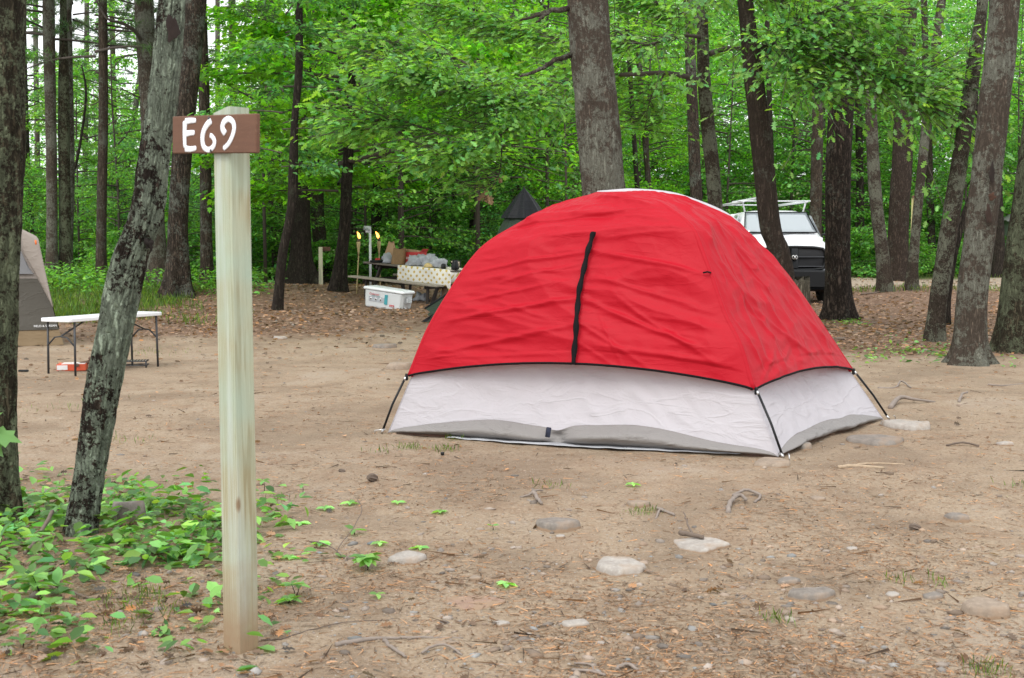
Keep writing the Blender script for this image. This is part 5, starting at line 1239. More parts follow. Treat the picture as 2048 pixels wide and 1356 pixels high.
# things on the ground under it
bx_ = ground(128, 742); o = thing('flat_box', 'flat red and white box lying on the ground under the folding table', 'box', tuple(bx_+Vector((.05, .12, 0))), .2)
MB().box((0, 0, .035), (.30, .22, .07), None, .003).build('box_body', simple('orange_red_card', (.60, .10, .04), .6), o, smooth=False)
MB().box((-.09, -.112, .037), (.11, .004, .05)).build('box_label', simple('label_white', (.75, .75, .75), .6), o, smooth=False)
MB().box((.02, 0, .0725), (.24, .20, .003)).build('box_lid', simple('white_card', (.7, .66, .62), .6), o, smooth=False)
fw = ground(165, 742)
for k in range(6):
    rs_ = random.Random(k); a = fw+Vector((rs_.uniform(-.12, .12), rs_.uniform(0, .2), .02+.025*(k % 3))); a.z = gz(a.x, a.y)+.025+.03*(k % 3); d = Vector((rs_.uniform(-.1, .22), rs_.uniform(-.1, .1), rs_.uniform(0, .05)))
    tag(MB().tube([a-d*.7, a, a+d*.9+Vector((0, 0, .01))], [.016, .024, .018], 7).build('firewood_stick', simple('split_wood', (.16, .10, .07), .9, var=.5, sc=20), None, tuple(a)), 'brown broken firewood stick heaped behind the red flat box', 'firewood', 'sticks of firewood under the folding table')
gp = ground(272, 735); o = thing('grill_rack', 'low metal grill rack lying under the right end of the folding table', 'rack', tuple(gp), .15)
for q in (.03, .075): MB().tube([(-.13, -.08, q), (.13, -.08, q), (.13, .08, q), (-.13, .08, q), (-.13, -.08, q)], .007, 6).build('rack_frame', M['dark_steel'], o)
for k in range(8): MB().tube([(-.11+k*.031, -.08, .078), (-.11+k*.031, .08, .078)], .004, 5).build('rack_wire', M['steel'], o)
for x in (-.12, .12): MB().box((x, -.08, .035), (.016, .016, .07)).build('rack_foot', M['dark_steel'], o)
# ================================================================== STUMP, BLOCK, SHED
st_ = at(1600, 640, 18.0); b_ = Vector((st_.x, 18, gz(st_.x, 18))); zt_s = at(1600, 558, 18).z; 
def stf(u, v):
    a = u*2*PI; r = .115*(1+.18*math.cos(3*a+1)+.10*noise.noise(Vector((math.cos(a)*3, math.sin(a)*3, v)))) ; zz = (zt_s-b_.z)*v
    if v > .98: zz *= 1+.12*noise.noise(Vector((math.cos(a)*2.5, math.sin(a)*2.5, 7)))
    if v > .55 and .9 < a < 1.9: zz *= .72
    return Vector((math.cos(a)*r*(1.25-.3*v), math.sin(a)*r*.8, zz))
S_ = MB().grid(stf, 40, 14); S_.f.append(tuple(i*15+14 for i in range(40)))
tag(S_.build('tree_stump', bark_mat('old_wood', (.05, .045, .035), (.17, .15, .11), (.28, .25, .19), 0, sc=18, zs=.1, depth=.02), None), 'weathered grey stump standing in front of the pickup bumper', 'stump').location = b_
bb = at(1634, 655, 16.5); bb.z = gz(bb.x, 16.5); o = thing('concrete_block', 'hollow grey block on the ground beside the right slope of the red tent', 'block', tuple(bb+Vector((0, 0, .01))), .1)
cn = simple('old_concrete', (.30, .28, .23), .9, var=.25, sc=30, bump=.5)
MB().box((0, 0, .175), (.30, .16, .03), None, .004).build('block_slab', cn, o, smooth=False)
for x in (-.13, -.045, .045, .13): MB().box((x, 0, .08), (.035, .16, .16), None, .003).build('block_web', cn, o, smooth=False)
sb = at(2036, 500, 46); SH = thing('grey_shed', 'small grey board shed deep in the woods at the far right', 'shed', (sb.x+.6, 46, gz(sb.x, 46)), -.25)
gb = simple('grey_boards', (.20, .22, .22), .8, var=.1)
MB().box((0, 0, 1.0), (2.0, 2.0, 2.2)).build('wall', gb, SH, smooth=False)
MB().add([(-1.15, -1.2, 2.05), (0, -1.2, 2.75), (1.15, -1.2, 2.05), (-1.15, 1.2, 2.05), (0, 1.2, 2.75), (1.15, 1.2, 2.05)], [(0, 1, 4, 3), (1, 2, 5, 4), (0, 1, 2)]).build('roof', simple('shed_roof', (.13, .14, .13), .8), SH, smooth=False, solid=.06)
for k in range(9): MB().box((-.9+k*.225, -1.01, 1.0), (.02, .02, 2.1)).build('batten', gb, SH, smooth=False)
# ================================================================== STONES
def stone_mat(name, a, b_, dirt=(.30, .21, .14)):
    t = NT(name); v = t.coord(); n_ = t.noise(v, 14, 6, .65); s = t.n('ShaderNodeSeparateXYZ'); t.l(v, s.inputs[0])
    c = t.mix(t.ramp(n_, [(.35, 0), (.65, 1)]), a, b_)
    c = t.mix(t.ramp(t.noise(v, 60, 4, .7), [(.55, 0), (.72, .5)]), c, tuple(min(1, k*1.3) for k in b_))
    nn = t.n('ShaderNodeNewGeometry'); z = t.n('ShaderNodeSeparateXYZ'); t.l(nn.outputs['Normal'], z.inputs[0])
    c = t.mix(t.math('ADD', t.ramp(t.math('ADD', s.outputs[2], t.math('MULTIPLY', t.noise(v, 22, 5), -.014)), [(.0, 1), (.006, 0)]), t.ramp(t.noise(v, 9, 5), [(.5, 0), (.68, .6)]), True), c, dirt)
    return t.done(t.bsdf(c, .85, 0, t.bump(t.noise(v, 45, 6, .7), .7, .008), .2))
SM = {'g': stone_mat('grey_stone', (.17, .15, .13), (.27, .24, .21)), 't': stone_mat('tan_stone', (.24, .19, .145), (.34, .275, .215)), 'w': stone_mat('pale_stone', (.30, .27, .24), (.44, .41, .37)), 'p': stone_mat('pink_stone', (.26, .17, .13), (.36, .25, .20))}
def stone(u, v, w, h, m, label, hh=None, seed=0, flat=False, rot=0):
    c = ground(u, v); D = c.y; W_ = w/F*D; dep = max(.35*W_, min(1.0*W_, h*D*D/(F*HC)*.85)); H_ = hh if hh else (.018 if flat else .15*min(W_, dep)+.008)
    rs_ = random.Random(seed+int(u*7)); n = 26; rings = []; sh_ = [1+.22*math.sin(2*PI*k/n*2+rs_.uniform(0, 6)*0+seed)+rs_.uniform(-.10, .10) for k in range(n)]
    poly = [rs_.uniform(.70, 1.18) for _ in range(7)]
    m7 = len(poly); cor = [(math.cos(2*PI*(k+rs_.uniform(-.25, .25))/m7)*poly[k], math.sin(2*PI*(k+rs_.uniform(-.25, .25))/m7)*poly[k]) for k in range(m7)]
    def outline(k):
        q = k/n*m7; i_ = int(q) % m7; f_ = q-int(q); a_, b2 = cor[i_], cor[(i_+1) % m7]
        f2 = f_; return a_[0]*(1-f2)+b2[0]*f2, a_[1]*(1-f2)+b2[1]*f2
    vs = []
    prof_ = [(1.05, -.03), (1.0, .45*H_), (.95, .85*H_), (.86, H_), (.5, 1.05*H_), (.25, H_*1.03)]
    for (r, z) in prof_:
        for k in range(n):
            ox_, oy_ = outline(k); x = ox_*W_/2*r; y = oy_*dep/2*r
            vs.append((x, y, z+(.25*H_*noise.noise(Vector((x*9+u, y*9, 1))) if z > .3*H_ else 0)+(x*.12*rs_.uniform(.9, 1.1)*(H_/max(.03, W_)) if z > .3*H_ else 0)))
    vs.append((0, 0, H_*1.02)); m_ = len(prof_)
    fs = [(i*n+k, i*n+(k+1) % n, (i+1)*n+(k+1) % n, (i+1)*n+k) for i in range(m_-1) for k in range(n)]+[((m_-1)*n+k, (m_-1)*n+(k+1) % n, m_*n) for k in range(n)]
    o = MB().add(vs, fs).build('stone', SM[m], None, smooth=True); o.location = (c.x, c.y, gz(c.x, c.y)-.004); o.rotation_euler = (0, 0, rot)
    return tag(o, label, 'stone')
for k, a in enumerate([
    (1112, 1054, 88, 26, 'g', 'flat grey stone split by a crack, left of the stone that carries a stick'),
    (1405, 1092, 112, 50, 'w', 'broad flat pale tan stone with a broken stick lying on it', .022),
    (1236, 1139, 116, 34, 'w', 'pale smooth oval stone in the middle foreground', .035),
    (815, 1122, 78, 36, 'w', 'white speckled stone beside the bright green seedling right of the post'),
    (950, 1205, 130, 62, 'p', 'large half buried pinkish slab in the foreground', .010),
    (1625, 1195, 112, 28, 'g', 'dark grey flat stone below the pale oval stone to the right'),
    (1970, 1226, 92, 38, 't', 'angular tan stone standing proud near the right edge of the photo', .045),
    (1910, 1038, 52, 24, 'g', 'rounded grey stone half buried at the right'),
    (1604, 896, 50, 26, 'g', 'rounded grey stone touching the right end of the red tent', .04),
    (1545, 928, 88, 22, 't', 'flat brown rock under the near corner pole of the red tent', .03),
    (1745, 884, 132, 22, 'g', 'long grey slab on the ground right of the tent corner', .04),
    (1820, 855, 96, 18, 'w', 'pale ridged rock right of the right hand tent stake', .05),
    (800, 738, 62, 26, 't', 'beige rock just left of the red tent', .07),
    (1150, 1252, 58, 16, 'w', 'small pale oblong stone below the pale oval stone'),
    (893, 1287, 66, 9, 't', 'thin flat beige stone lying beside the long forked root', .012),
    (1575, 1166, 46, 16, 'g', 'small round topped grey stone above the dark flat stone'),
    (1275, 1011, 52, 12, 't', 'small flat pale stone beside a grass tuft'),
    (1866, 1197, 46, 16, 'g', 'small round greyish stone left of the angular tan stone'),
    (1785, 1193, 34, 12, 'w', 'bright white chip of stone between two grey stones at the right'),
    (2010, 890, 32, 13, 'w', 'small pale round stone at the right edge beyond the slab'),
    (770, 696, 50, 8, 'g', 'flat grey stone in the sand left of the tent top corner'),
    (1003, 1250, 30, 14, 'w', 'tiny pale stone right of the pinkish slab'),
    (950, 1158, 26, 11, 't', 'tiny yellowish stone above the pinkish slab'),
    (1702, 1100, 24, 10, 'w', 'tiny whitish stone in the open ground at the right'),
    (255, 1045, 72, 50, 'g', 'dark rough stone among the leaves between the leaning pine and the post', .10),
    (1635, 1000, 30, 9, 't', 'small flat tan stone right of the knotted root'),
    (1120, 735+340, 20, 9, 'w', 'tiny round stone below the cracked flat stone'),
    (560, 678, 30, 6, 'w', 'small pale stone on the sand far behind the post')]):
    a = list(a); hh = a[6] if len(a) > 6 else None
    stone(*a[:6], hh=hh, seed=k)
# roots, sticks, cones
rootm = simple('bare_root', (.24, .20, .17), .85, var=.35, sc=30, bump=.6); stickm = simple('old_stick', (.15, .115, .09), .9, var=.4, sc=40, bump=.6)
def gline(name, label, cat, lines, mat, sink=.35, n=7, wob=.004):
    o0 = ground(*lines[0][0][0][:2]); root = None; mb = MB()
    T = thing(name, label, cat, tuple(o0)) if len(lines) > 1 else None
    for li, (pp, w0, w1) in enumerate(lines):
        P = []
        for p in pp:
            g = ground(p[0], p[1]); P.append(np.array([g.x, g.y, gz(g.x, g.y)+(p[2] if len(p) > 2 else 0)]))
        Q = spline(P, 6) if len(P) > 2 else spline(P, 4); m = len(Q); r = [max(.0015, (w0+(w1-w0)*i/(m-1))/2/F*o0.y) for i in range(m)]
        rs_ = random.Random(int(pp[0][0])); Q = [q+np.array([rs_.uniform(-wob, wob), rs_.uniform(-wob, wob), r[i]*(1-2*sink)+.002]) for i, q in enumerate(Q)]
        mm = MB().tube(Q, r, n, mod=lambda i, th: 1+.25*noise.noise(Vector((math.cos(th)*2, math.sin(th)*2, i*.6+w0))))
        if T: mm.build(name+'_branch' if li else name+'_stem', mat, T, tuple(o0))
        else: tag(mm.build(name, mat, None, tuple(o0)), label, cat)
gline('tree_root', 'long bare forked root lying across the ground right of the post foot', 'root', [([(670, 1292), (740, 1280), (765, 1279), (830, 1277), (925, 1278)], 11, 4), ([(768, 1283), (785, 1298), (812, 1315)], 9, 5)], rootm)
gline('tree_root', 'short arched root below the long forked root', 'root', [([(842, 1308), (870, 1299, .01), (900, 1302, .015), (925, 1312)], 6, 5)], rootm)
gline('tree_root', 'branching weathered root at the bottom edge of the photo', 'root', [([(1145, 1342), (1180, 1344), (1210, 1352)], 7, 6), ([(1150, 1328), (1178, 1330), (1190, 1344)], 5, 4)], rootm)
gline('tree_root', 'rough grey root chunk at the bottom right of centre', 'root', [([(1232, 1340), (1255, 1336, .01), (1278, 1342)], 9, 5)], rootm)
gline('tree_root', 'knotted looping root in front of the tent corner', 'root', [([(1455, 1028), (1462, 1012, .02), (1480, 1003, .03), (1492, 1009, .02)], 11, 7), ([(1466, 1000, .02), (1492, 992, .03), (1520, 996, .01), (1508, 1006)], 7, 5)], rootm)
gline('tree_root', 'arched root on the ground right of the tent side', 'root', [([(1780, 818), (1800, 806, .04), (1830, 807, .03), (1870, 805)], 11, 4)], rootm)
gline('tree_root', 'small bent root above the arched root right of the tent', 'root', [([(1755, 777), (1790, 776), (1802, 769, .03), (1822, 776)], 5, 3)], rootm)
gline('tree_root', 'thin root stub in the soil left of the wounded pine', 'root', [([(1918, 805), (1924, 796, .03), (1935, 792, .03)], 6, 4)], rootm)
gline('broken_stick', 'Y shaped broken stick on the sand in front of the tent middle', 'stick', [([(1040, 997), (1058, 996, .01), (1068, 994, .03)], 4, 6), ([(1065, 993, .02), (1075, 1001), (1083, 1010)], 9, 6), ([(1066, 993, .02), (1075, 990, .02), (1086, 987, .01)], 5, 3)], rootm, 0)
gline('broken_stick', 'forked dark stick beside the grass tuft', 'stick', [([(1312, 1020), (1328, 1025), (1348, 1033)], 7, 5), ([(1320, 1022), (1316, 1032), (1312, 1040)], 5, 4)], rootm, 0)
gline('broken_stick', 'knobbly brown stick lying on the broad flat stone', 'stick', [([(1360, 1080, .02), (1378, 1083, .022), (1408, 1088, .02)], 11, 8), ([(1385, 1084, .03), (1372, 1070, .07), (1366, 1062, .09)], 5, 2)], stickm, 0)
gline('fallen_branch', 'bare grey branch lying in the leaves below the leaning pine', 'branch', [([(50, 1120, .02), (75, 1100, .04), (105, 1070, .10)], 7, 9), ], stickm, 0)
gline('fallen_branch', 'crooked twig under the leaves left of the post', 'branch', [([(105, 1188, .03), (135, 1192, .02), (180, 1200), (245, 1198)], 6, 4)], stickm, 0)
gline('fallen_branch', 'thin twig arching over the ground between post and seedling', 'branch', [([(620, 1085), (650, 1098, .02), (690, 1118)], 2.4, 3), ([(715, 1008, .02), (722, 1050, .05), (672, 1106)], 2, 2)], stickm, 0)
gline('fallen_branch', 'long thin twig starting at the foot of the post', 'branch', [([(520, 1282), (560, 1280), (620, 1262), (700, 1245), (780, 1242)], 3, 1.6)], stickm, 0)
gline('fallen_branch', 'dark twig on the ground far right of the tent', 'branch', [([(1640, 683), (1665, 680), (1690, 681)], 3, 7)], stickm, 0)
gline('fallen_branch', 'fallen stick near the far right tree base', 'branch', [([(1893, 893), (1925, 890, .01), (1958, 894)], 4, 4)], stickm, 0)
gline('fallen_branch', 'long fallen stick behind the red tent at the foot of the dark pine', 'branch', [([(1720, 590), (1760, 586)], 3, 3)], stickm, 0)
gline('bark_strip', 'pale rotten strips of bark flat on the ground in front of the tent side', 'bark', [([(1678, 937), (1710, 934), (1768, 938)], 9, 6), ([(1715, 930), (1760, 928), (1810, 930)], 5, 3)], simple('rotten_bark', (.42, .32, .22), .9, var=.4, sc=30, bump=.8), .3)
gline('tree_root', 'thin surface root between right tent stake and wounded pine', 'root', [([(1975, 770), (2010, 772), (2046, 768)], 4, 3)], rootm)
def cone_obj(u, v, w, label):
    c = ground(u, v); s = w/F*c.y/2
    m_ = MB(); n = 14; R = 9
    for i in range(R):
        t_ = i/(R-1); r = s*.55*math.sin(PI*(.12+.8*t_))**.6
        for k in range(n): m_.v.append(((t_*2-1)*s, math.cos(2*PI*k/n+i*.5)*r*(1.15 if (k+i) % 2 else .8), math.sin(2*PI*k/n+i*.5)*r*(1.15 if (k+i) % 2 else .8)))
    m_.f = [(i*n+k, i*n+(k+1) % n, (i+1)*n+(k+1) % n, (i+1)*n+k) for i in range(R-1) for k in range(n)]+[tuple(range(n)), tuple((R-1)*n+k for k in range(n))]
    o = m_.build('pine_cone', stickm, None, smooth=False); o.location = (c.x, c.y, gz(c.x, c.y)+s*.5); o.rotation_euler = (0, .2, u % 3); tag(o, label, 'pine cone')
cone_obj(745, 962, 28, 'larger brown pine cone on the sand right of the post'); cone_obj(684, 945, 14, 'small round pine cone nearer the post'); cone_obj(1830, 1060, 24, 'brown cone half buried in the ground at the right')
c = ground(885, 911); o = MB().lathe([(.001, 0), (.012, 0), (.013, .018), (.001, .02)], n=12).build('bottle_cap', BP, None); o.location = (c.x, c.y, gz(c.x, c.y)+.004); tag(o, 'tiny black cap on the sand in front of the tent', 'cap')
c = ground(47, 744); o = MB().box((0, 0, .012), (.10, .04, .02), None, .004).build('glove', BP, None); o.location = (c.x, c.y, gz(c.x, c.y)+.002); tag(o, 'small flat black object on the sand left of the folding table', 'glove')
# ================================================================== SCATTER THAT NOBODY COULD COUNT
def scatter(seed, n, umin, umax, vmin, vmax, dens=None):
    """spots spread over the ground seen between those lines, even in the picture so that the near ones stay fine"""
    r = random.Random(seed); out = []
    while len(out) < n:
        u, v = r.uniform(umin, umax), r.uniform(vmin, vmax)
        D = HC/math.tan(math.atan((v-CY)/F)+PITCH)
        x = (u-CX)/F*D*1.0+r.gauss(0, .03)*D*.1; y = D+r.gauss(0, .02)*D
        if dens and r.random() > dens(x, y, u, v): continue
        out.append((x, y, gz(x, y)))
    return np.array(out)
def micro(x, y): # matches the fine relief of the ground sheet
    return .007*noise.fractal(Vector((x*7, y*7, 0)), 1, 2.1, 4)+.010*noise.noise(Vector((x*2.3, y*2.3, 5))) if y < 30 else 0
def lift(P, h=.0): 
    for p in P: p[2] += micro(p[0], p[1])+h
    return P
# pebbles
import bmesh
def pebbles(name, label, n, seed, smin, smax, box, mat, dens=None):
    rng = np.random.default_rng(seed); P = lift(scatter(seed, n, *box, dens=dens)); bm = bmesh.new(); bmesh.ops.create_icosphere(bm, subdivisions=1, radius=1)
    T = np.array([v.co[:] for v in bm.verts]); Fc = [tuple(v.index for v in f.verts) for f in bm.faces]; bm.free()
    S = smin*(smax/smin)**(rng.uniform(0, 1, n)**2.2); K = len(T)
    V = T[None]*(1+rng.normal(0, .16, (n, K, 1))); a = rng.uniform(0, 6.28, n); c, s = np.cos(a), np.sin(a)
    sc = np.stack([S*rng.uniform(.8, 1.5, n), S*rng.uniform(.6, 1, n), S*rng.uniform(.3, .6, n)], 1)
    V = V*sc[:, None, :]; X = V[..., 0]*c[:, None]-V[..., 1]*s[:, None]; Y = V[..., 0]*s[:, None]+V[..., 1]*c[:, None]
    V = np.stack([X, Y, V[..., 2]], 2)+P[:, None, :]
    b = rng.uniform(.45, 1.25, n); w = rng.normal(0, .10, n); C = np.stack([b*(1+w), b, b*(1-w)], 1)
    tag(link_mesh(name, np_mesh(name, V.reshape(-1, 3), K, mat, C, Fc)), label, 'stones', kind='stuff')
t = NT('pebble'); v = t.coord(); cc = t.mix(1.0, t.attr('col'), t.mix(t.noise(v, 50, 4), (.24, .19, .15), (.40, .335, .28)), 'MULTIPLY'); M['pebble'] = t.done(t.bsdf(cc, .85, 0, t.bump(t.noise(v, 120, 3), .4, .003), .2))
def peb_d(x, y, u, v): return .15+.85*sstep(950, 1180, v)*(1 if u > 640 else .25)*(0.4+.6*sstep(-.2, .4, noise.noise(Vector((x*1.5, y*1.5, 3)))))
pebbles('gravel', 'scattered pebbles bedded in the sandy ground', 1900, 71, .005, .030, (-60, 2100, 690, 1420), M['pebble'], peb_d)
pebbles('grit', 'fine grit and soil crumbs over the clearing', 9000, 72, .002, .0075, (-60, 2100, 760, 1420), M['pebble'])
# fallen needles
def litter(name, label, cat, n, seed, box, ls, mat, shape, dens=None, tilt=.25, lo=.5, hi=1.3, hup=.004, warm=.1, up=.0):
    P = lift(scatter(seed, n, *box, dens=dens), hup); rng = np.random.default_rng(seed); n = len(P)
    P[:, 2] += rng.uniform(0, hup, n); D = rng.normal(0, 1, (n, 3)); D[:, 2] = rng.normal(up, .08, n)*np.linalg.norm(D[:, :2], axis=1)
    N = np.array([0, 0, 1.])+rng.normal(0, tilt, (n, 3)); S = ls*rng.uniform(.6, 1.3, n); S = S*np.clip(P[:, 1]/9, 1, 2.5)**.6
    V, K, fc = leaf_verts(P, D, N, S, shape)
    tag(link_mesh(name, np_mesh(name, V, K, mat, leaf_cols(rng, n, lo, hi, warm), fc)), label, cat, kind='stuff')
def patch(x, y, u, v): return .25+.75*sstep(-.25, .35, noise.noise(Vector((x*.9, y*.9, 8)))+.3*noise.noise(Vector((x*4, y*4, 8))))
litter('pine_needles', 'orange brown fallen pine needles strewn over the clearing', 'needles', 30000, 73, (-60, 2100, 650, 1420), .055, M['needle_dead'], 'needle', patch, .5, .35, 1.2, .003)
litter('bark_flakes', 'small reddish flakes and crumbs of bark on the ground', 'bark', 7000, 74, (-60, 2100, 700, 1420), .013, M['needle_dead'], 'quad', patch, .5, .3, 1.25, .003)
def litd(x, y, u, v):
    l, g, r_ = zone(x, y); return min(1, l**2*.9+.004)
litter('leaf_litter', 'dry brown fallen leaves covering the banks under the trees', 'leaves', 22000, 75, (-60, 2100, 545, 900), .048, M['dead'], 'oak', litd, .55, .5, 1.5, .010, .12, .06)
litter('dry_leaves', 'odd dry leaves lying in the foreground', 'leaves', 160, 76, (-60, 2100, 850, 1400), .05, M['dead'], 'oak', None, .5, .5, 1.5, .006, .1, .1)
litter('leaf_mould', 'brown dead leaves lying among the ground cover plants', 'leaves', 420, 79, (-60, 560, 950, 1340), .05, M['dead'], 'oak', None, .6, .4, 1.4, .01, .12, .1)
litter('twigs', 'short broken twigs lying on the clearing', 'twigs', 500, 77, (-60, 2100, 620, 1400), .12, M['needle_dead'], 'needle', None, .6, .15, .5, .006)
# grass
def grass(name, label, spots, seed, h, mat=None, wid=.35):
    rng = np.random.default_rng(seed); L = Leaves(seed)
    for (x, y, r, n) in spots:
        P = np.stack([x+rng.normal(0, r, n), y+rng.normal(0, r, n), np.zeros(n)], 1)
        for p in P: p[2] = gz(p[0], p[1])+micro(p[0], p[1])
        D = rng.normal(0, wid, (n, 3)); D[:, 2] = 1
        L.put(P, D, rng.normal(0, 1, (n, 3)), h*rng.uniform(.4, 1.2, n), leaf_cols(rng, n, .6, 1.3, .12))
    tag(link_mesh(name, L.mesh(name, mat or M['grass'], 'blade')), label, 'grass', kind='stuff')
sp = []
for (u, v, r, n) in ((1285, 1027, .05, 60), (820, 897, .05, 70), (890, 900, .06, 70), (905, 880, .04, 40), (1975, 1345, .04, 60), (1555, 1240, .03, 40), (760, 905, .05, 30), (1795, 1165, .03, 20), (270, 1210, .07, 80), (290, 1190, .05, 60), (240, 1255, .05, 40), (340, 1230, .05, 30), (2030, 970, .05, 30), (1100, 975, .06, 25), (1875, 1170, .04, 20), (560, 1000, .05, 20), (160, 815, .2, 60), (300, 705, .25, 120), (250, 880, .1, 30)):
    g = ground(u, v); sp.append((g.x, g.y, r, n))
grass('grass_tufts', 'small green grass tufts sprouting from the clearing', sp, 81, .045)
sp = []; r_ = random.Random(82)
for _ in range(900):
    u, v = r_.uniform(60, 470), r_.uniform(545, 650); g = ground(u, v)
    if zone(g.x, g.y)[1] > .25 or (r_.random() < .12): sp.append((g.x, g.y, .16, 14))
for _ in range(250):
    u, v = r_.uniform(1640, 2048), r_.uniform(528, 585); g = ground(u, v)
    if not (35.5 < g.y < 43): sp.append((g.x, g.y, .2, 12))
grass('bank_grass', 'grass growing on the bank behind the tan tent', sp, 83, .17)
# low leafy cover: left bank, foreground left, right under the trees
def cover(name, label, spots, seed, ls, hgt, n, spr, shape='ovate', mat='leaf_ground', tilt=.35):
    L = Leaves(seed); rng = L.rng
    for (x, y) in spots:
        k = max(2, int(n*rng.uniform(.5, 1.4))); z0 = gz(x, y)
        P = np.stack([x+rng.normal(0, spr, k), y+rng.normal(0, spr, k), z0+hgt*rng.uniform(.05, 1, k)**1.3], 1)
        D = rng.normal(0, 1, (k, 3)); D[:, 2] = rng.normal(-.1, .25, k); b = rng.uniform(.75, 1.25)
        L.put(P, D, np.array([0, 0, 1.])+rng.normal(0, tilt, (k, 3)), ls*rng.uniform(.5, 1.25, k), leaf_cols(rng, k, .5*b, 1.35*b, .12))
    tag(link_mesh(name, L.mesh(name, M[mat], shape)), label, 'ground cover', kind='stuff')
r_ = random.Random(91); sp = []
while len(sp) < 250:
    u, v = r_.uniform(-60, 620), r_.uniform(950, 1320)
    d = math.exp(-((v-1050-max(0, u-300)*.12)/62)**2)*sstep(620, 430, u)
    d = max(d, .25*sstep(330, 150, u)*sstep(1330, 1200, v)); d = max(d, .03)
    d *= .35+.9*sstep(-.15, .3, noise.noise(Vector((u*.013, v*.02, 2))))
    if r_.random() < d: g = ground(u, v); sp.append((g.x, g.y))
cover('leafy_ground_cover', 'low broad green leaves covering the soil round the leaning pine and post', sp, 92, .080, .10, 7, .08)
cover('creeping_leaves', 'smaller pale green leaves flat among the ground cover', sp[::3], 93, .055, .03, 8, .12, 'maple', tilt=.3)
sp = []
for _ in range(430):
    u, v = r_.uniform(20, 520), r_.uniform(545, 590); g = ground(u, v)
    if r_.random() < .75: sp.append((g.x, g.y))
for _ in range(260):
    u, v = r_.uniform(700, 1130), r_.uniform(530, 560); g = ground(u, v); sp.append((g.x, g.y))
for _ in range(120):
    u, v = r_.uniform(1640, 2048), r_.uniform(510, 535); g = ground(u, v); sp.append((g.x, g.y))
cover('woodland_undergrowth', 'ankle high leafy undergrowth beneath the distant trees', sp, 94, .11, .45, 22, .28, mat='leaf')
sp = []
for _ in range(60):
    u, v = r_.gauss(1830, 90), r_.gauss(705, 16); g = ground(u, v); sp.append((g.x, g.y))
for _ in range(14):
    u, v = r_.gauss(1690, 22), r_.gauss(643, 4); g = ground(u, v); sp.append((g.x, g.y))
cover('woodland_creeper', 'sparse creeping leaves between the right hand trunks', sp, 95, .075, .05, 7, .12)
# single seedlings
def seedling(u, v, h, nl, ls, label, seed, stems=1, group=None):
    g = ground(u, v); T = thing('seedling', label, 'plant', (g.x, g.y, gz(g.x, g.y)), 0, group); L = Leaves(seed); rng = L.rng; mb = MB()
    for s in range(stems):
        a = rng.uniform(0, 6.28); tip = np.array([math.cos(a)*h*.35*(stems > 1), math.sin(a)*h*.35*(stems > 1), h*rng.uniform(.8, 1.1)])
        mb.tube([(0, 0, -.01), tip*.5+np.array([.004, 0, 0]), tip], [.0022, .0018, .0012], 5)
        k = nl; th = np.arange(k)*2*PI/k+rng.uniform(0, 6); D = np.stack([np.cos(th), np.sin(th), rng.uniform(-.25, .35, k)], 1)
        L.put(np.repeat(tip[None], k, 0), D, np.array([0, 0, 1.])+rng.normal(0, .25, (k, 3)), ls*rng.uniform(.8, 1.15, k), leaf_cols(rng, k, .75, 1.2, .08))
    link_mesh('leaf_cluster', L.mesh('leaf_cluster', M['leaf_ground'], 'ovate'), T); mb.build('stem', M['grass'], T)
for a in ((88, 1212, .11, 5, .085, 'tallest broad leaved seedling left of the post in the front corner', 1, 2), (735, 1142, .06, 6, .075, 'bright green star shaped seedling beside the white speckled stone', 2, 3),
          (590, 1195, .055, 4, .06, 'small two tier seedling close to the right side of the post', 3, 2), (528, 985, .07, 5, .05, 'yellow green seedling rising behind the post on the right', 4, 1),
          (605, 988, .05, 4, .045, 'small bright seedling on the sand a little right of the post', 5, 1), (985, 1062, .03, 3, .04, 'tiny seedling in the bare middle ground', 6, 1),
          (708, 1068, .02, 3, .06, 'flat pair of round leaves above the star shaped seedling', 7, 1), (45, 1298, .03, 4, .05, 'pale three lobed plant at the bottom left corner', 8, 1),
          (100, 1225, .035, 5, .065, 'star leaved plant under the tallest seedling', 9, 1), (755, 1196, .02, 4, .04, 'small flat leaf rosette below the star shaped seedling', 10, 1),
          (575, 1208, .02, 5, .055, 'flat leaf rosette at the right foot of the post', 12, 2)):
    seedling(a[0], a[1], a[2], a[3], a[4], a[5], a[6], a[7])
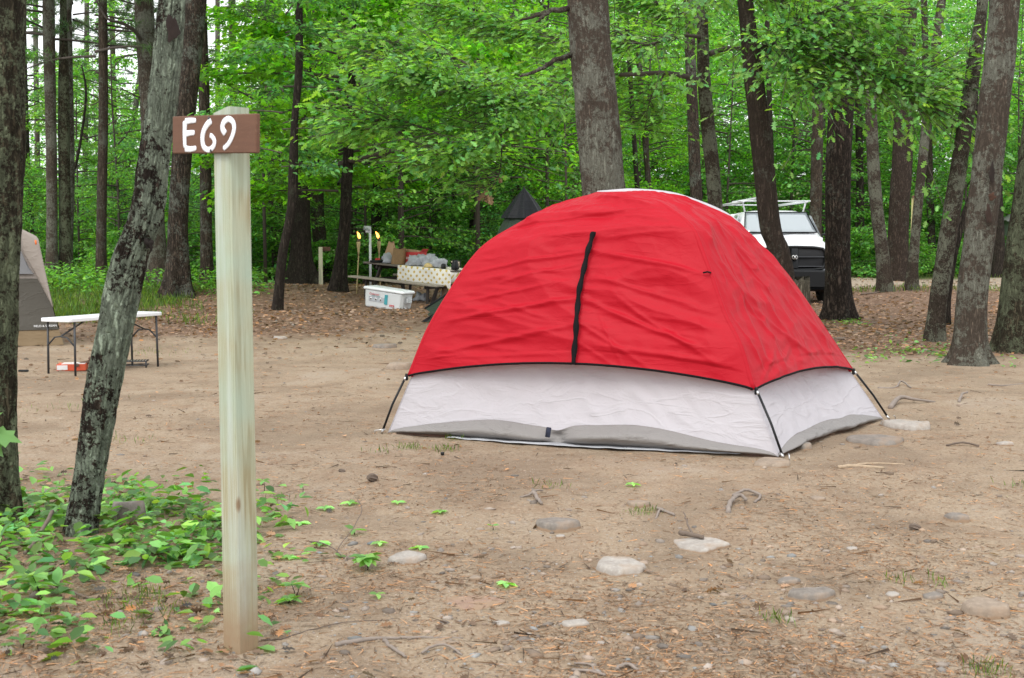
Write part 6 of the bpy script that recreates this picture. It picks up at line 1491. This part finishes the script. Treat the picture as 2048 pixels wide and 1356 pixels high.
for k, (u, v) in enumerate(((795, 1008), (880, 1027), (760, 1090), (840, 1100), (1265, 972), (700, 1010), (650, 1020), (545, 1030), (600, 1050), (640, 1090), (580, 1120), (1010, 1172))):
    g = ground(u, v); L = Leaves(200+k); n = 6; th = np.linspace(0, 6, n)
    P = np.repeat(np.array([[0, 0, .012]]), n, 0); L.put(P, np.stack([np.cos(th), np.sin(th), L.rng.normal(0, .05, n)], 1), np.array([0, 0, 1.])+L.rng.normal(0, .2, (n, 3)), .05*L.rng.uniform(.7, 1.2, n), leaf_cols(L.rng, n, 1.3, 1.9, .05))
    o = link_mesh('wilted_leaf', L.mesh('wilted_leaf', M['leaf_ground'], 'ovate')); o.location = (g.x, g.y, gz(g.x, g.y)); tag(o, 'pale wilted green leaf rosette lying flat on the sand', 'leaf', 'pale wilted leaves on the sand')
# maple twig poking in at the left edge
T = thing('maple_twig', 'green maple twig reaching into the photo at the left edge', 'twig', tuple(at(-30, 880, 4.6)))
MB().tube([(-.10, 0, -.12), (-.03, 0, -.02), (.03, -.01, .03)], [.004, .003, .002], 6).build('stem', M['grass'], T)
L = Leaves(301); P = np.array([[.02, 0, .02], [-.01, 0, .05], [.0, .02, .0]]); L.put(P, np.array([[1, .1, -.25], [.5, .2, .4], [.6, -.3, -.5]]), np.array([[.2, -.6, 1], [0, -.6, 1], [0, -.8, .6]]), np.array([.12, .09, .10]), np.array([[1, 1, 1.2], [.8, .8, .9], [.6, .6, .7]]))
link_mesh('leaf_cluster', L.mesh('leaf_cluster', M['leaf_ground'], 'maple'), T)
# dead leaves hanging from the oak twig
for (u, v, s, lab) in ((970, 382, .24, 'dry brown leaf bunch hanging in front of the woods above the tent'), (998, 350, .13, 'small dry brown leaf bunch hanging just above the larger one')):
    p = at(u, v, 18.0); L = Leaves(int(u)); n = 7; D = L.rng.normal(0, .5, (n, 3)); D[:, 2] = -.9; L.put(L.rng.normal(0, .02, (n, 3)), D, L.rng.normal(0, 1, (n, 3)), s*.8*L.rng.uniform(.6, 1.1, n), leaf_cols(L.rng, n, .9, 1.6, .05))
    o = link_mesh('dry_leaf_bunch', L.mesh('dry_leaf_bunch', M['dead'], 'oak')); o.location = p; tag(o, lab, 'leaf')
